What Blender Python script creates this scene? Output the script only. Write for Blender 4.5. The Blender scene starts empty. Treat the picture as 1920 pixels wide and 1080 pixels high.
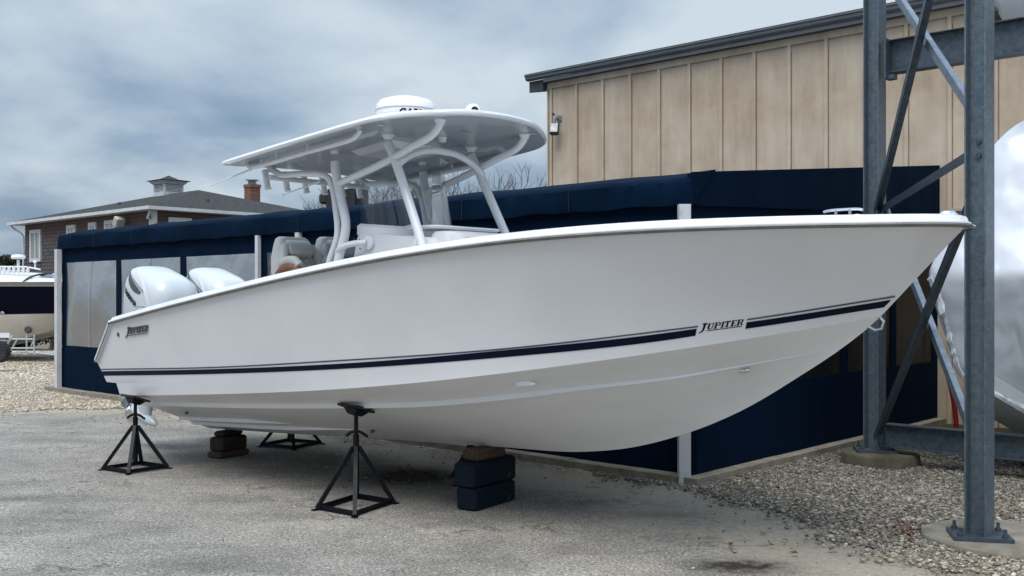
import bpy, math, random
import numpy as np
from mathutils import Vector, Matrix
R=math.radians
random.seed(7); rng=np.random.default_rng(7)
sc=bpy.context.scene; col=sc.collection
# ------------------------------------------------------------------ camera
F=1915.0; H=1.8; HY=555.0
cd=bpy.data.cameras.new("camera"); cam=bpy.data.objects.new("camera",cd); col.objects.link(cam)
cam.location=(0,0,H); cam.rotation_euler=(R(90),0,0)
cd.sensor_width=36; cd.lens=36*F/1920; cd.shift_y=(HY-540)/1920; cd.clip_start=.1; cd.clip_end=3000
sc.camera=cam
sc.render.resolution_x=1024; sc.render.resolution_y=576
sc.view_settings.view_transform='Standard'; sc.view_settings.look='None'; sc.view_settings.gamma=1
sc.view_settings.exposure=0.92
# ------------------------------------------------------------------ sky and sun
SUN_EL,SUN_AZ=62,204
w=bpy.data.worlds.new("World"); sc.world=w; w.use_nodes=True
nt=w.node_tree; nt.nodes.clear()
def N(nt,t,**k):
    n=nt.nodes.new(t)
    for a,b in k.items():
        if a.startswith('i_'): n.inputs[a[2:].replace('_',' ')].default_value=b
        else: setattr(n,a,b)
    return n
out=N(nt,'ShaderNodeOutputWorld'); bg=N(nt,'ShaderNodeBackground'); bg.inputs[1].default_value=.088
sky=N(nt,'ShaderNodeTexSky',sky_type='NISHITA',sun_disc=False); sky.sun_elevation=R(SUN_EL); sky.sun_rotation=R(SUN_AZ); sky.air_density=1.2; sky.dust_density=3
tc=N(nt,'ShaderNodeTexCoord'); sep=N(nt,'ShaderNodeSeparateXYZ')
nt.links.new(tc.outputs['Generated'],sep.inputs[0])
# project the cloud layer on a flat ceiling
mz=N(nt,'ShaderNodeMath',operation='ADD'); mz.inputs[1].default_value=.22
nt.links.new(sep.outputs[2],mz.inputs[0])
mx=N(nt,'ShaderNodeMath',operation='MAXIMUM'); mx.inputs[1].default_value=.05; nt.links.new(mz.outputs[0],mx.inputs[0])
cmb=N(nt,'ShaderNodeCombineXYZ')
for i in (0,1):
    d=N(nt,'ShaderNodeMath',operation='DIVIDE'); nt.links.new(sep.outputs[i],d.inputs[0]); nt.links.new(mx.outputs[0],d.inputs[1]); nt.links.new(d.outputs[0],cmb.inputs[i])
def wnoise(scale,det,rough,off,dist=.3):
    mp=N(nt,'ShaderNodeMapping'); mp.inputs['Location'].default_value=off; mp.inputs['Scale'].default_value=(1,.8,1); mp.inputs['Rotation'].default_value=(0,0,.25)
    n=N(nt,'ShaderNodeTexNoise'); n.inputs['Scale'].default_value=scale; n.inputs['Detail'].default_value=det; n.inputs['Roughness'].default_value=rough; n.inputs['Distortion'].default_value=dist
    nt.links.new(cmb.outputs[0],mp.inputs[0]); nt.links.new(mp.outputs[0],n.inputs[0]); return n.outputs[0]
n1=wnoise(1.6,8,.52,(3.1,1.7,0),.25); n2=wnoise(.7,4,.5,(8,2,4))
ad=N(nt,'ShaderNodeMath',operation='MULTIPLY_ADD'); ad.inputs[1].default_value=.6; nt.links.new(n2,ad.inputs[0])
m6=N(nt,'ShaderNodeMath',operation='MULTIPLY'); m6.inputs[1].default_value=.7; nt.links.new(n1,m6.inputs[0]); nt.links.new(m6.outputs[0],ad.inputs[2])
cr=N(nt,'ShaderNodeValToRGB'); nt.links.new(ad.outputs[0],cr.inputs[0])
e=cr.color_ramp.elements; e[0].position=.46; e[0].color=(1.02,1.58,2.45,1); e[1].position=.80; e[1].color=(4.0,4.5,4.9,1)
k=e.new(.54); k.color=(1.25,1.85,2.7,1)
k=e.new(.60); k.color=(1.65,2.28,3.1,1)
k=e.new(.67); k.color=(2.6,3.2,3.9,1)
# the cloud deck thins to brighter light overhead (outside the frame)
zr=N(nt,'ShaderNodeMapRange'); zr.inputs[1].default_value=.35; zr.inputs[2].default_value=.9; zr.inputs[3].default_value=1; zr.inputs[4].default_value=3.5; zr.interpolation_type='SMOOTHSTEP'
nt.links.new(sep.outputs[2],zr.inputs[0])
vm=N(nt,'ShaderNodeVectorMath',operation='SCALE'); nt.links.new(cr.outputs[0],vm.inputs[0]); nt.links.new(zr.outputs[0],vm.inputs['Scale'])
mixs=N(nt,'ShaderNodeMixRGB'); mixs.inputs[0].default_value=.85
nt.links.new(sky.outputs[0],mixs.inputs[1]); nt.links.new(vm.outputs[0],mixs.inputs[2])
nt.links.new(mixs.outputs[0],bg.inputs[0]); nt.links.new(bg.outputs[0],out.inputs[0])
sd=bpy.data.lights.new("sun",'SUN'); sd.energy=1.5; sd.angle=R(40); sd.color=(1,.97,.93)
so=bpy.data.objects.new("sun",sd); col.objects.link(so)
# sun_rotation is clockwise from +Y
az=R(SUN_AZ); el=R(SUN_EL); dv=Vector((math.sin(az)*math.cos(el),math.cos(az)*math.cos(el),math.sin(el)))
so.rotation_euler=dv.to_track_quat('Z','Y').to_euler(); so.location=dv*50
# ------------------------------------------------------------------ materials
MATS={}
def mat(name,color,rough=.6,metal=0,spec=.5,var=None,vs=5,bump=0,bs=40,coat=0,alpha=1,stretch=None,detail=6,vpos=(.35,.65)):
    """procedural principled material; var = second colour mixed by noise"""
    if name in MATS: return MATS[name]
    m=bpy.data.materials.new(name); m.use_nodes=True; t=m.node_tree; b=t.nodes['Principled BSDF']
    b.inputs['Base Color'].default_value=(*color,1); b.inputs['Roughness'].default_value=rough; b.inputs['Metallic'].default_value=metal
    b.inputs['Specular IOR Level'].default_value=spec; b.inputs['Coat Weight'].default_value=coat; b.inputs['Coat Roughness'].default_value=.08
    c=N(t,'ShaderNodeTexCoord'); vec=c.outputs['Object']
    if stretch:
        mp=N(t,'ShaderNodeMapping'); mp.inputs['Scale'].default_value=stretch; t.links.new(vec,mp.inputs[0]); vec=mp.outputs[0]
    if var:
        n=N(t,'ShaderNodeTexNoise'); n.inputs['Scale'].default_value=vs; n.inputs['Detail'].default_value=detail; n.inputs['Roughness'].default_value=.6; t.links.new(vec,n.inputs[0])
        r=N(t,'ShaderNodeValToRGB'); r.color_ramp.elements[0].position=vpos[0]; r.color_ramp.elements[1].position=vpos[1]
        r.color_ramp.elements[0].color=(*color,1); r.color_ramp.elements[1].color=(*var,1)
        t.links.new(n.outputs[0],r.inputs[0]); t.links.new(r.outputs[0],b.inputs['Base Color'])
    if bump:
        n=N(t,'ShaderNodeTexNoise'); n.inputs['Scale'].default_value=bs; n.inputs['Detail'].default_value=5; t.links.new(vec,n.inputs[0])
        bp=N(t,'ShaderNodeBump'); bp.inputs['Strength'].default_value=bump; bp.inputs['Distance'].default_value=.02
        t.links.new(n.outputs[0],bp.inputs['Height']); t.links.new(bp.outputs[0],b.inputs['Normal'])
    b.inputs['Alpha'].default_value=alpha
    MATS[name]=m; return m
gel=mat('white gelcoat',(.76,.75,.755),.2,var=(.71,.70,.71),vs=1.1,coat=.35,bump=.035,bs=1.2)
gelb=mat('bottom gelcoat',(.78,.77,.76),.38,var=(.72,.705,.69),vs=1.6,stretch=(.5,2,2))
cap_m=mat('cap gelcoat',(.80,.80,.81),.25,var=(.76,.76,.78),vs=3,coat=.4)
tube_m=mat('white powder coat',(.76,.77,.78),.28,var=(.72,.73,.74),vs=4,coat=.3)
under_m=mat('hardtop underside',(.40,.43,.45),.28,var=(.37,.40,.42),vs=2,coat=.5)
rail_m=mat('grey rub rail',(.20,.19,.17),.35,var=(.13,.125,.115),vs=9)
chrome=mat('polished steel',(.75,.74,.72),.12,1,var=(.6,.6,.6),vs=8)
chromed=mat('badge chrome',(.16,.14,.12),.3,.7,var=(.05,.06,.07),vs=12,vpos=(.45,.55))
navy_s=mat('navy vinyl stripe',(.0006,.0045,.017),.5,spec=.12,var=(.0008,.005,.020),vs=6)
grey_s=mat('grey vinyl stripe',(.055,.078,.10),.5,spec=.2,var=(.09,.12,.15),vs=6)
blackm=mat('black plastic',(.012,.012,.014),.4,var=(.02,.02,.022),vs=8)
blackp=mat('chipped black paint',(.004,.005,.008),.45,spec=.2,var=(.022,.025,.03),vs=14,vpos=(.6,.9),bump=.2)
seat_m=mat('grey upholstery',(.50,.495,.475),.55,var=(.45,.445,.425),vs=8,bump=.08,bs=60)
tan_m=mat('tan leather',(.26,.10,.045),.45,var=(.2,.075,.03),vs=8)
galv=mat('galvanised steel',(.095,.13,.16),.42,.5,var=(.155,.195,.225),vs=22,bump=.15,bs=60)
galvd=mat('dark galvanised steel',(.05,.07,.09),.45,.5,var=(.09,.115,.14),vs=18,bump=.15,bs=60)
galvl=mat('light galvanised steel',(.15,.18,.215),.42,.4,var=(.22,.255,.29),vs=15,bump=.1,bs=60)
conc=mat('concrete',(.16,.14,.105),.9,var=(.27,.24,.19),vs=5,bump=.5,bs=30)
concd=mat('mossy concrete',(.05,.045,.028),.9,var=(.095,.085,.055),vs=5,bump=.5,bs=30)
navy_c=mat('navy canvas',(.0004,.0062,.019),.85,var=(.0008,.0095,.026),vs=2.5,stretch=(1,1,.3),spec=.06,bump=.25,bs=3)
whitep=mat('weathered white paint',(.55,.56,.57),.6,var=(.38,.39,.39),vs=6,vpos=(.5,.8))
wood_d=mat('old timber',(.022,.017,.013),.85,var=(.06,.04,.024),vs=5,stretch=(1,6,6),bump=.6,bs=20)
wood_o=mat('worn orange timber',(.12,.065,.03),.85,var=(.03,.025,.02),vs=5,stretch=(1,5,5),bump=.6,bs=20)
navy_w=mat('navy painted timber',(.0015,.008,.018),.6,spec=.2,var=(.09,.085,.07),vs=7,bump=.35,bs=14,vpos=(.63,.72))
brick=None
def mat_glass(name,tint=(1,1,1),refl=.12,rough=.02,haze=0,hcol=(.3,.3,.3),bump=0,hvar=None,fk=.6):
    m=bpy.data.materials.new(name); m.use_nodes=True; t=m.node_tree; t.nodes.clear()
    o=N(t,'ShaderNodeOutputMaterial'); tr=N(t,'ShaderNodeBsdfTransparent'); tr.inputs[0].default_value=(*tint,1)
    g=N(t,'ShaderNodeBsdfGlossy'); g.inputs['Roughness'].default_value=rough
    fr=N(t,'ShaderNodeLayerWeight'); fr.inputs[0].default_value=.35
    ma=N(t,'ShaderNodeMath',operation='MULTIPLY_ADD'); ma.inputs[1].default_value=fk; ma.inputs[2].default_value=refl; ma.use_clamp=True
    t.links.new(fr.outputs['Fresnel'],ma.inputs[0])
    base=tr.outputs[0]
    c=N(t,'ShaderNodeTexCoord')
    if haze:
        df=N(t,'ShaderNodeBsdfPrincipled'); df.inputs['Base Color'].default_value=(*hcol,1); df.inputs['Roughness'].default_value=.5
        mh=N(t,'ShaderNodeMixShader'); mh.inputs[0].default_value=haze
        if hvar:
            n=N(t,'ShaderNodeTexNoise'); n.inputs['Scale'].default_value=.9; n.inputs['Detail'].default_value=1.5
            mp=N(t,'ShaderNodeMapping'); mp.inputs['Scale'].default_value=(1.2,1.2,1.4); t.links.new(c.outputs['Object'],mp.inputs[0]); t.links.new(mp.outputs[0],n.inputs[0])
            r=N(t,'ShaderNodeValToRGB'); r.color_ramp.elements[0].position=.3; r.color_ramp.elements[1].position=.66; r.color_ramp.elements[0].color=(*hcol,1); r.color_ramp.elements[1].color=(*hvar,1)
            t.links.new(n.outputs[0],r.inputs[0]); t.links.new(r.outputs[0],df.inputs['Base Color'])
        t.links.new(base,mh.inputs[1]); t.links.new(df.outputs[0],mh.inputs[2]); base=mh.outputs[0]
    if bump:
        n=N(t,'ShaderNodeTexNoise'); n.inputs['Scale'].default_value=1.6; n.inputs['Detail'].default_value=3; t.links.new(c.outputs['Object'],n.inputs[0])
        bp=N(t,'ShaderNodeBump'); bp.inputs['Strength'].default_value=bump; bp.inputs['Distance'].default_value=.1; t.links.new(n.outputs[0],bp.inputs['Height']); t.links.new(bp.outputs[0],g.inputs['Normal'])
    mx=N(t,'ShaderNodeMixShader'); t.links.new(ma.outputs[0],mx.inputs[0]); t.links.new(base,mx.inputs[1]); t.links.new(g.outputs[0],mx.inputs[2]); t.links.new(mx.outputs[0],o.inputs[0])
    return m
shield=mat_glass('acrylic windshield',(.80,.84,.86),.05)
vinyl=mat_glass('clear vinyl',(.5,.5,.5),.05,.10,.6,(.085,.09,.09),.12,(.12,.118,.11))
vinyl_l=mat_glass('clear vinyl lit tone',(.5,.5,.5),.07,.12,.65,(.12,.13,.13),.15,(.30,.295,.28))  # brighter haze colour paints in the sky highlight on the first pane
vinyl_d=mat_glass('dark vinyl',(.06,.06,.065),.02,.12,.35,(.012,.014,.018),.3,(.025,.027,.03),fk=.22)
winglass=mat_glass('window glass',(.25,.28,.27),.3,.05)
# ------------------------------------------------------------------ mesh builder
class MB:
    def __init__(s): s.v=[];s.f=[]
    def add(s,vs,fs):
        o=len(s.v); s.v+= [tuple(map(float,v)) for v in vs]; s.f+=[tuple(i+o for i in f) for f in fs]; return s
    def box(s,c,d,M=None,bev=0):
        x,y,z=[q/2 for q in d]
        if bev:
            vs=[];b=bev
            for sz,zz in ((-1,z),(-1,z-b),(1,z-b),(1,z)):
                pass
            pr=[(x-b,-y),(x,-y+b),(x,y-b),(x-b,y),(-x+b,y),(-x,y-b),(-x,-y+b),(-x+b,-y)]
            ins=[(a*(1-b/x),bb*(1-b/y)) for a,bb in pr]
            vs=[(a,bb,-z) for a,bb in ins]+[(a,bb,-z+b) for a,bb in pr]+[(a,bb,z-b) for a,bb in pr]+[(a,bb,z) for a,bb in ins]
            fs=[tuple(range(7,-1,-1)),tuple(range(24,32))]
            for k in range(3):
                for i in range(8): j=(i+1)%8; fs.append((k*8+i,k*8+j,k*8+8+j,k*8+8+i))
        else:
            vs=[(a*x,b*y,g*z) for g in(-1,1) for b in(-1,1) for a in(-1,1)]
            fs=[(0,2,3,1),(4,5,7,6),(0,1,5,4),(2,6,7,3),(0,4,6,2),(1,3,7,5)]
        vs=[Vector(v) for v in vs]
        if M is not None: vs=[M@v for v in vs]
        return s.add([v+Vector(c) for v in vs],fs)
    def bar(s,a,b,wd,hg,up=(0,0,1)):
        a=Vector(a);b=Vector(b);d=(b-a); L=d.length; d.normalize(); u=Vector(up); r=d.cross(u)
        if r.length<1e-4: r=d.cross(Vector((1,0,0)))
        r.normalize(); u=r.cross(d); M=Matrix((d,r,u)).transposed()
        return s.box((a+b)/2,(L,wd,hg),M)
    def tube(s,pts,r,n=12,capped=True):
        pts=[Vector(p) for p in pts]; rs=r if isinstance(r,(list,tuple)) else [r]*len(pts)
        prev=None; vs=[];m=len(pts)
        for i,p in enumerate(pts):
            d=(pts[min(i+1,m-1)]-pts[max(i-1,0)]).normalized()
            if prev is None:
                u=d.cross(Vector((0,0,1)))
                if u.length<.1: u=d.cross(Vector((1,0,0)))
            else: u=prev-d*prev.dot(d)
            u.normalize(); prev=u; w2=d.cross(u)
            for k in range(n):
                a=2*math.pi*k/n; vs.append(p+(u*math.cos(a)+w2*math.sin(a))*rs[i])
        fs=[(i*n+k,i*n+(k+1)%n,(i+1)*n+(k+1)%n,(i+1)*n+k) for i in range(m-1) for k in range(n)]
        if capped: fs+=[tuple(range(n-1,-1,-1)),tuple((m-1)*n+k for k in range(n))]
        return s.add(vs,fs)
    def rings(s,rs,cap=True,close=True):
        n=len(rs[0]); vs=[v for r in rs for v in r]; fs=[]
        for i in range(len(rs)-1):
            for k in range(n if close else n-1): j=(k+1)%n; fs.append((i*n+k,i*n+j,(i+1)*n+j,(i+1)*n+k))
        if cap: fs+=[tuple(range(n-1,-1,-1)),tuple((len(rs)-1)*n+k for k in range(n))]
        return s.add(vs,fs)
    def lathe(s,c,prof,n=32,M=None):
        rs=[]
        for r,z in prof:
            q=[Vector((r*math.cos(2*math.pi*k/n),r*math.sin(2*math.pi*k/n),z)) for k in range(n)]
            if M is not None: q=[M@v for v in q]
            rs.append([v+Vector(c) for v in q])
        return s.rings(rs)
    def prism(s,poly,off):
        """closed polygon (3d points) extruded by vector off"""
        n=len(poly); o=Vector(off); a=[Vector(p) for p in poly]
        return s.add(a+[p+o for p in a],[tuple(range(n-1,-1,-1)),tuple(range(n,2*n))]+[(i,(i+1)%n,n+(i+1)%n,n+i) for i in range(n)])
    def build(s,name,m,parent=None,smooth=False,origin=None,ang=35):
        me=bpy.data.meshes.new(name); vs=s.v
        if origin is not None: vs=[(v[0]-origin[0],v[1]-origin[1],v[2]-origin[2]) for v in vs]
        me.from_pydata(vs,[],s.f); me.materials.append(m)
        import bmesh
        b=bmesh.new(); b.from_mesh(me); bmesh.ops.recalc_face_normals(b,faces=b.faces); 
        if smooth:
            for f in b.faces: f.smooth=True
            for e2 in b.edges:
                if len(e2.link_faces)==2 and e2.calc_face_angle(0)>R(ang): e2.smooth=False
        b.to_mesh(me); b.free()
        o=bpy.data.objects.new(name,me); col.objects.link(o)
        if origin is not None: o.location=origin
        if parent: o.parent=parent
        return o
def tag(o,label=None,cat=None,group=None,kind=None):
    for k,v in (('label',label),('category',cat),('group',group),('kind',kind)):
        if v: o[k]=v
    return o
def empty(name,loc,rz=0,label=None,cat=None,group=None):
    o=bpy.data.objects.new(name,None); col.objects.link(o); o.location=loc; o.rotation_euler=(0,0,rz); o.empty_display_size=.2
    return tag(o,label,cat,group)
def copy_tree(o,parent=None):
    c=o.copy(); col.objects.link(c); c.parent=parent
    for ch in list(o.children): copy_tree(ch,c)
    return c
def smoothpath(pts,n=6):
    P=[Vector(p) for p in pts]; o=[]
    for i in range(len(P)-1):
        a=P[max(i-1,0)];b=P[i];c=P[i+1];d=P[min(i+2,len(P)-1)]
        for k in range(n):
            t=k/n; o.append(.5*((2*b)+(c-a)*t+(2*a-5*b+4*c-d)*t*t+(3*b-a-3*c+d)*t**3))
    o.append(P[-1]); return o
def herm(xs,ys):
    xs=np.array(xs,float);ys=np.array(ys,float); m=np.zeros_like(ys); h=np.diff(xs); d=np.diff(ys)/h
    m[1:-1]=(d[:-1]*h[1:]+d[1:]*h[:-1])/(h[1:]+h[:-1]); m[0]=d[0];m[-1]=d[-1]
    def f(x):
        x=np.asarray(x,float); i=np.clip(np.searchsorted(xs,x)-1,0,len(xs)-2); hh=xs[i+1]-xs[i]; t=(x-xs[i])/hh
        t=np.clip(t,-.5,1.5)
        return (2*t**3-3*t**2+1)*ys[i]+(t**3-2*t**2+t)*hh*m[i]+(-2*t**3+3*t**2)*ys[i+1]+(t**3-t**2)*hh*m[i+1]
    return f
# ------------------------------------------------------------------ survey helpers (photo measurement -> metres)
def at(x,y,Y): return Vector(((x-960)*Y/F,Y,H-(y-HY)*Y/F))
def gr(x,y): Y=H*F/(y-HY); return Vector(((x-960)/F*Y,Y,0))
TH=R(41.9); U=np.array([math.cos(TH),-math.sin(TH)]); NN=np.array([-math.sin(TH),-math.cos(TH)]); OO=np.array([-.24,8.84])
def pr(t,s,z):
    X=OO[0]+t*U[0]+s*NN[0]; Y=OO[1]+t*U[1]+s*NN[1]; return 960+F*X/Y, HY+(H-z)*F/Y
def Ls(x,y,s):
    k=(x-960)/F; B=OO+s*NN; t=(k*B[1]-B[0])/(U[0]-k*U[1]); Y=B[1]+t*U[1]; return float(t),s,float(H-(y-HY)*Y/F)
# boat local axes: x = t (towards bow), y = -s (s is starboard), z up
def L3(t,s,z): return Vector((t,-s,z))
# building axes
W1=Vector((-.736,.678,0)).normalized(); W2=Vector((-W1.y*-1,0,0)); W2=Vector((W1.y,-W1.x,0)).normalized()  # W2 points away to the right-back
exec_order=[]
# ================================================================== GROUND
def seg_sd(P,poly):
    """signed side distance to an open polyline (positive left of it) for points P (n,2)"""
    best=np.full(len(P),1e9); sg=np.zeros(len(P))
    for a,b in zip(poly[:-1],poly[1:]):
        a=np.array(a);b=np.array(b);d=b-a; t=np.clip(((P-a)@d)/(d@d),0,1); q=P-(a+t[:,None]*d); dist=np.hypot(q[:,0],q[:,1])
        c=d[0]*(P[:,1]-a[1])-d[1]*(P[:,0]-a[0]); m=dist<best-1e-9; best=np.where(m,dist,best); sg=np.where(m,np.sign(c),sg)
    return best*sg
EDGE=[(-60,21.5)]+[tuple(gr(x,y).xy) for x,y in [(0,775),(240,762),(330,772),(520,800),(860,862),(1100,893),(1245,915),(1400,962),(1560,1005),(1700,1046),(1800,1075)]]+[(4.2,5.6),(9,3.2),(30,-8)]
def vnoise(P,sc_,seed):
    r=np.random.default_rng(seed); G=r.random((64,64)); q=P*sc_; i=np.floor(q).astype(int); f=q-i; f=f*f*(3-2*f)
    g=lambda a,b:G[(i[:,0]+a)%64,(i[:,1]+b)%64]
    return (g(0,0)*(1-f[:,0])+g(1,0)*f[:,0])*(1-f[:,1])+(g(0,1)*(1-f[:,0])+g(1,1)*f[:,0])*f[:,1]
def build_ground():
    xs=np.concatenate([-np.geomspace(1500,11,30),np.arange(-10.9,9.1,.1),np.geomspace(9.2,1500,30)])
    ys=np.concatenate([[-200,-50,-10,0,2],np.arange(3,22,.1),np.geomspace(22.2,2500,40)])
    X,Y=np.meshgrid(xs,ys); P=np.stack([X.ravel(),Y.ravel()],1)
    sd=seg_sd(P,EDGE)+(vnoise(P,1.1,3)-.5)*.5+(vnoise(P,4,4)-.5)*.22
    grav=1/(1+np.exp(-sd/.06))
    sand=np.exp(-(sd/.9)**2)*(.35+.9*vnoise(P,1.3,5)); 
    for x,y,r,a in [(1500,985,.5,.7),(1180,880,.6,.4)]:
        c=gr(x,y); sand+=a*np.exp(-((P[:,0]-c.x)**2+(P[:,1]-c.y)**2)/r**2)
    stain_shade=np.zeros(len(P))
    for x,y,rx,ry,a in [(1385,1062,.32,.16,1.2),(40,935,.45,.16,.5),(110,960,.3,.1,.35),(765,893,.50,.45,1.3),(1240,965,.3,.12,.3)]:  # fourth spot paints in the hull's shadow; the others are ground stains
        c=gr(x,y); stain_shade+=a*np.exp(-((P[:,0]-c.x)/rx)**2-((P[:,1]-c.y)/ry)**2)
    moss_shade=1/(1+np.exp(-((P[:,0]-4.9)/.3)))*(1/(1+np.exp(-(P[:,1]-10.9)/.3)))  # mossy ground, with the shade below the wrapped boat painted in
    Z=np.where(grav>.5,.012*vnoise(P,3,9)+.01,0.0)*(P[:,1]<25)
    nx=len(xs);ny=len(ys)
    i=np.arange(ny-1)[:,None]*nx+np.arange(nx-1)[None,:]; fc=np.stack([i,i+1,i+nx+1,i+nx],-1).reshape(-1,4)
    me=bpy.data.meshes.new('ground'); me.vertices.add(len(P)); me.vertices.foreach_set('co',np.column_stack([P,Z]).ravel())
    me.loops.add(len(fc)*4); me.loops.foreach_set('vertex_index',fc.ravel()); me.polygons.add(len(fc)); me.polygons.foreach_set('loop_start',np.arange(len(fc))*4); me.polygons.foreach_set('loop_total',np.full(len(fc),4)); me.polygons.foreach_set('use_smooth',np.ones(len(fc),bool))
    me.update(); me.validate()
    for nm,a in (('gravel',grav),('sand',np.clip(sand,0,1)),('stain_shade',np.clip(stain_shade,0,1)),('moss_shade',moss_shade)):
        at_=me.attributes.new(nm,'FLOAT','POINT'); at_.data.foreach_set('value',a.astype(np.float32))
    m=bpy.data.materials.new('worn asphalt and gravel'); m.use_nodes=True; t=m.node_tree; b=t.nodes['Principled BSDF']; b.inputs['Roughness'].default_value=.92; b.inputs['Specular IOR Level'].default_value=.25
    c=N(t,'ShaderNodeTexCoord').outputs['Object']; lk=t.links.new
    def noise(s_,d=5,r_=.6):
        n=N(t,'ShaderNodeTexNoise'); n.inputs['Scale'].default_value=s_; n.inputs['Detail'].default_value=d; n.inputs['Roughness'].default_value=r_; lk(c,n.inputs[0]); return n.outputs[0]
    def ramp(v,*st):
        r=N(t,'ShaderNodeValToRGB'); el_=r.color_ramp.elements; el_[0].position=st[0][0]; el_[0].color=(*st[0][1],1); el_[1].position=st[-1][0]; el_[1].color=(*st[-1][1],1)
        for p,cc in st[1:-1]: q=el_.new(p); q.color=(*cc,1)
        lk(v,r.inputs[0]); return r.outputs[0]
    def mix(f,a,b_,mode='MIX'):
        q=N(t,'ShaderNodeMixRGB',blend_type=mode)
        for k,v in ((0,f),(1,a),(2,b_)):
            if isinstance(v,(int,float)): q.inputs[k].default_value=v
            elif isinstance(v,tuple): q.inputs[k].default_value=(*v,1)
            else: lk(v,q.inputs[k])
        return q.outputs[0]
    def attr(nm): return N(t,'ShaderNodeAttribute',attribute_name=nm).outputs['Fac']
    vor=N(t,'ShaderNodeTexVoronoi'); vor.inputs['Scale'].default_value=95; lk(c,vor.inputs[0])
    vor2=N(t,'ShaderNodeTexVoronoi'); vor2.inputs['Scale'].default_value=42; lk(c,vor2.inputs[0])
    g1=(.17,)*3
    asp=ramp(noise(1.2,6,.65),(.3,(.245,.23,.208)),(.48,(.325,.308,.278)),(.7,(.41,.385,.342)))
    big=N(t,'ShaderNodeTexNoise'); bm_=N(t,'ShaderNodeMapping'); bm_.inputs['Scale'].default_value=(.5,1.6,1); bm_.inputs['Rotation'].default_value=(0,0,.5); lk(c,bm_.inputs[0]); lk(bm_.outputs[0],big.inputs[0]); big.inputs['Scale'].default_value=.9; big.inputs['Detail'].default_value=7; big.inputs['Roughness'].default_value=.7
    asp=mix(1,asp,ramp(big.outputs[0],(.34,(.70,.70,.70)),(.46,(.93,.92,.91)),(.56,(1.02,1.02,1.0)),(.68,(1.15,1.12,1.06))),'MULTIPLY')
    agg=ramp(vor.outputs['Color'],(.0,(.30,.30,.32)),(.4,(.83,.825,.82)),(.8,(1.15,1.13,1.09)),(1,(2.1,2.02,1.88)))
    asp=mix(1,asp,agg,'MULTIPLY')
    fine=ramp(noise(45,4,.8),(.35,(.45,.45,.47)),(.55,(1,1,1)),(.72,(1.5,1.48,1.45)))
    asp=mix(1,asp,fine,'MULTIPLY')
    sandc=ramp(noise(25,6,.7),(.3,(.27,.235,.18)),(.7,(.44,.39,.31)))
    sm=N(t,'ShaderNodeMath',operation='MULTIPLY_ADD'); lk(noise(9,6,.7),sm.inputs[0]); sm.inputs[1].default_value=1.6; sm.inputs[2].default_value=-.8
    sa=N(t,'ShaderNodeMath',operation='ADD'); lk(attr('sand'),sa.inputs[0]); lk(sm.outputs[0],sa.inputs[1])
    sr=N(t,'ShaderNodeMapRange'); sr.inputs[1].default_value=.2; sr.inputs[2].default_value=.65; lk(sa.outputs[0],sr.inputs[0])
    base=mix(sr.outputs[0],asp,sandc)
    ck=N(t,'ShaderNodeTexVoronoi',feature='DISTANCE_TO_EDGE'); ck.inputs['Scale'].default_value=.42
    cv=N(t,'ShaderNodeMixRGB'); cv.inputs[0].default_value=.22; lk(c,cv.inputs[1]); nz=N(t,'ShaderNodeTexNoise'); nz.inputs['Scale'].default_value=1.6; nz.inputs['Detail'].default_value=8; lk(c,nz.inputs[0]); sc_v=N(t,'ShaderNodeVectorMath',operation='SCALE'); sc_v.inputs['Scale'].default_value=9; lk(nz.outputs['Color'],sc_v.inputs[0]); lk(sc_v.outputs[0],cv.inputs[2]); lk(cv.outputs[0],ck.inputs[0])
    crk=ramp(ck.outputs['Distance'],(.0,(.45,.43,.40)),(.006,(.75,.73,.7)),(.013,(1,1,1)))
    base=mix(ramp(noise(.6,3),(.48,(0,0,0)),(.56,(1,1,1))),base,mix(1,base,crk,'MULTIPLY'))
    gv=ramp(vor2.outputs['Color'],(0,(.12,.11,.10)),(.3,(.24,.21,.175)),(.6,(.36,.32,.265)),(.85,(.48,.44,.37)),(1,(.60,.56,.50)))
    gd=ramp(vor2.outputs['Distance'],(.15,(1,1,1)),(.6,(.35,.33,.3)))
    gv=mix(1,gv,gd,'MULTIPLY')
    base=mix(attr('gravel'),base,gv)
    base=mix(attr('moss_shade'),base,(.045,.045,.02))
    stn=N(t,'ShaderNodeMath',operation='MULTIPLY',use_clamp=True); lk(attr('stain_shade'),stn.inputs[0]); lk(ramp(noise(12,5,.7),(.3,(.4,)*3),(.6,(1.4,)*3)),stn.inputs[1])
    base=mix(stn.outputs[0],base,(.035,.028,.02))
    lk(base,b.inputs['Base Color'])
    bh=N(t,'ShaderNodeMath',operation='ADD'); lk(vor.outputs['Distance'],bh.inputs[0]); lk(noise(80,4),bh.inputs[1])
    bp=N(t,'ShaderNodeBump'); bp.inputs['Strength'].default_value=.7; bp.inputs['Distance'].default_value=.008; lk(bh.outputs[0],bp.inputs['Height']); lk(bp.outputs[0],b.inputs['Normal'])
    me.materials.append(m); o=bpy.data.objects.new('ground',me); col.objects.link(o); tag(o,kind='structure')
build_ground()
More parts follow.
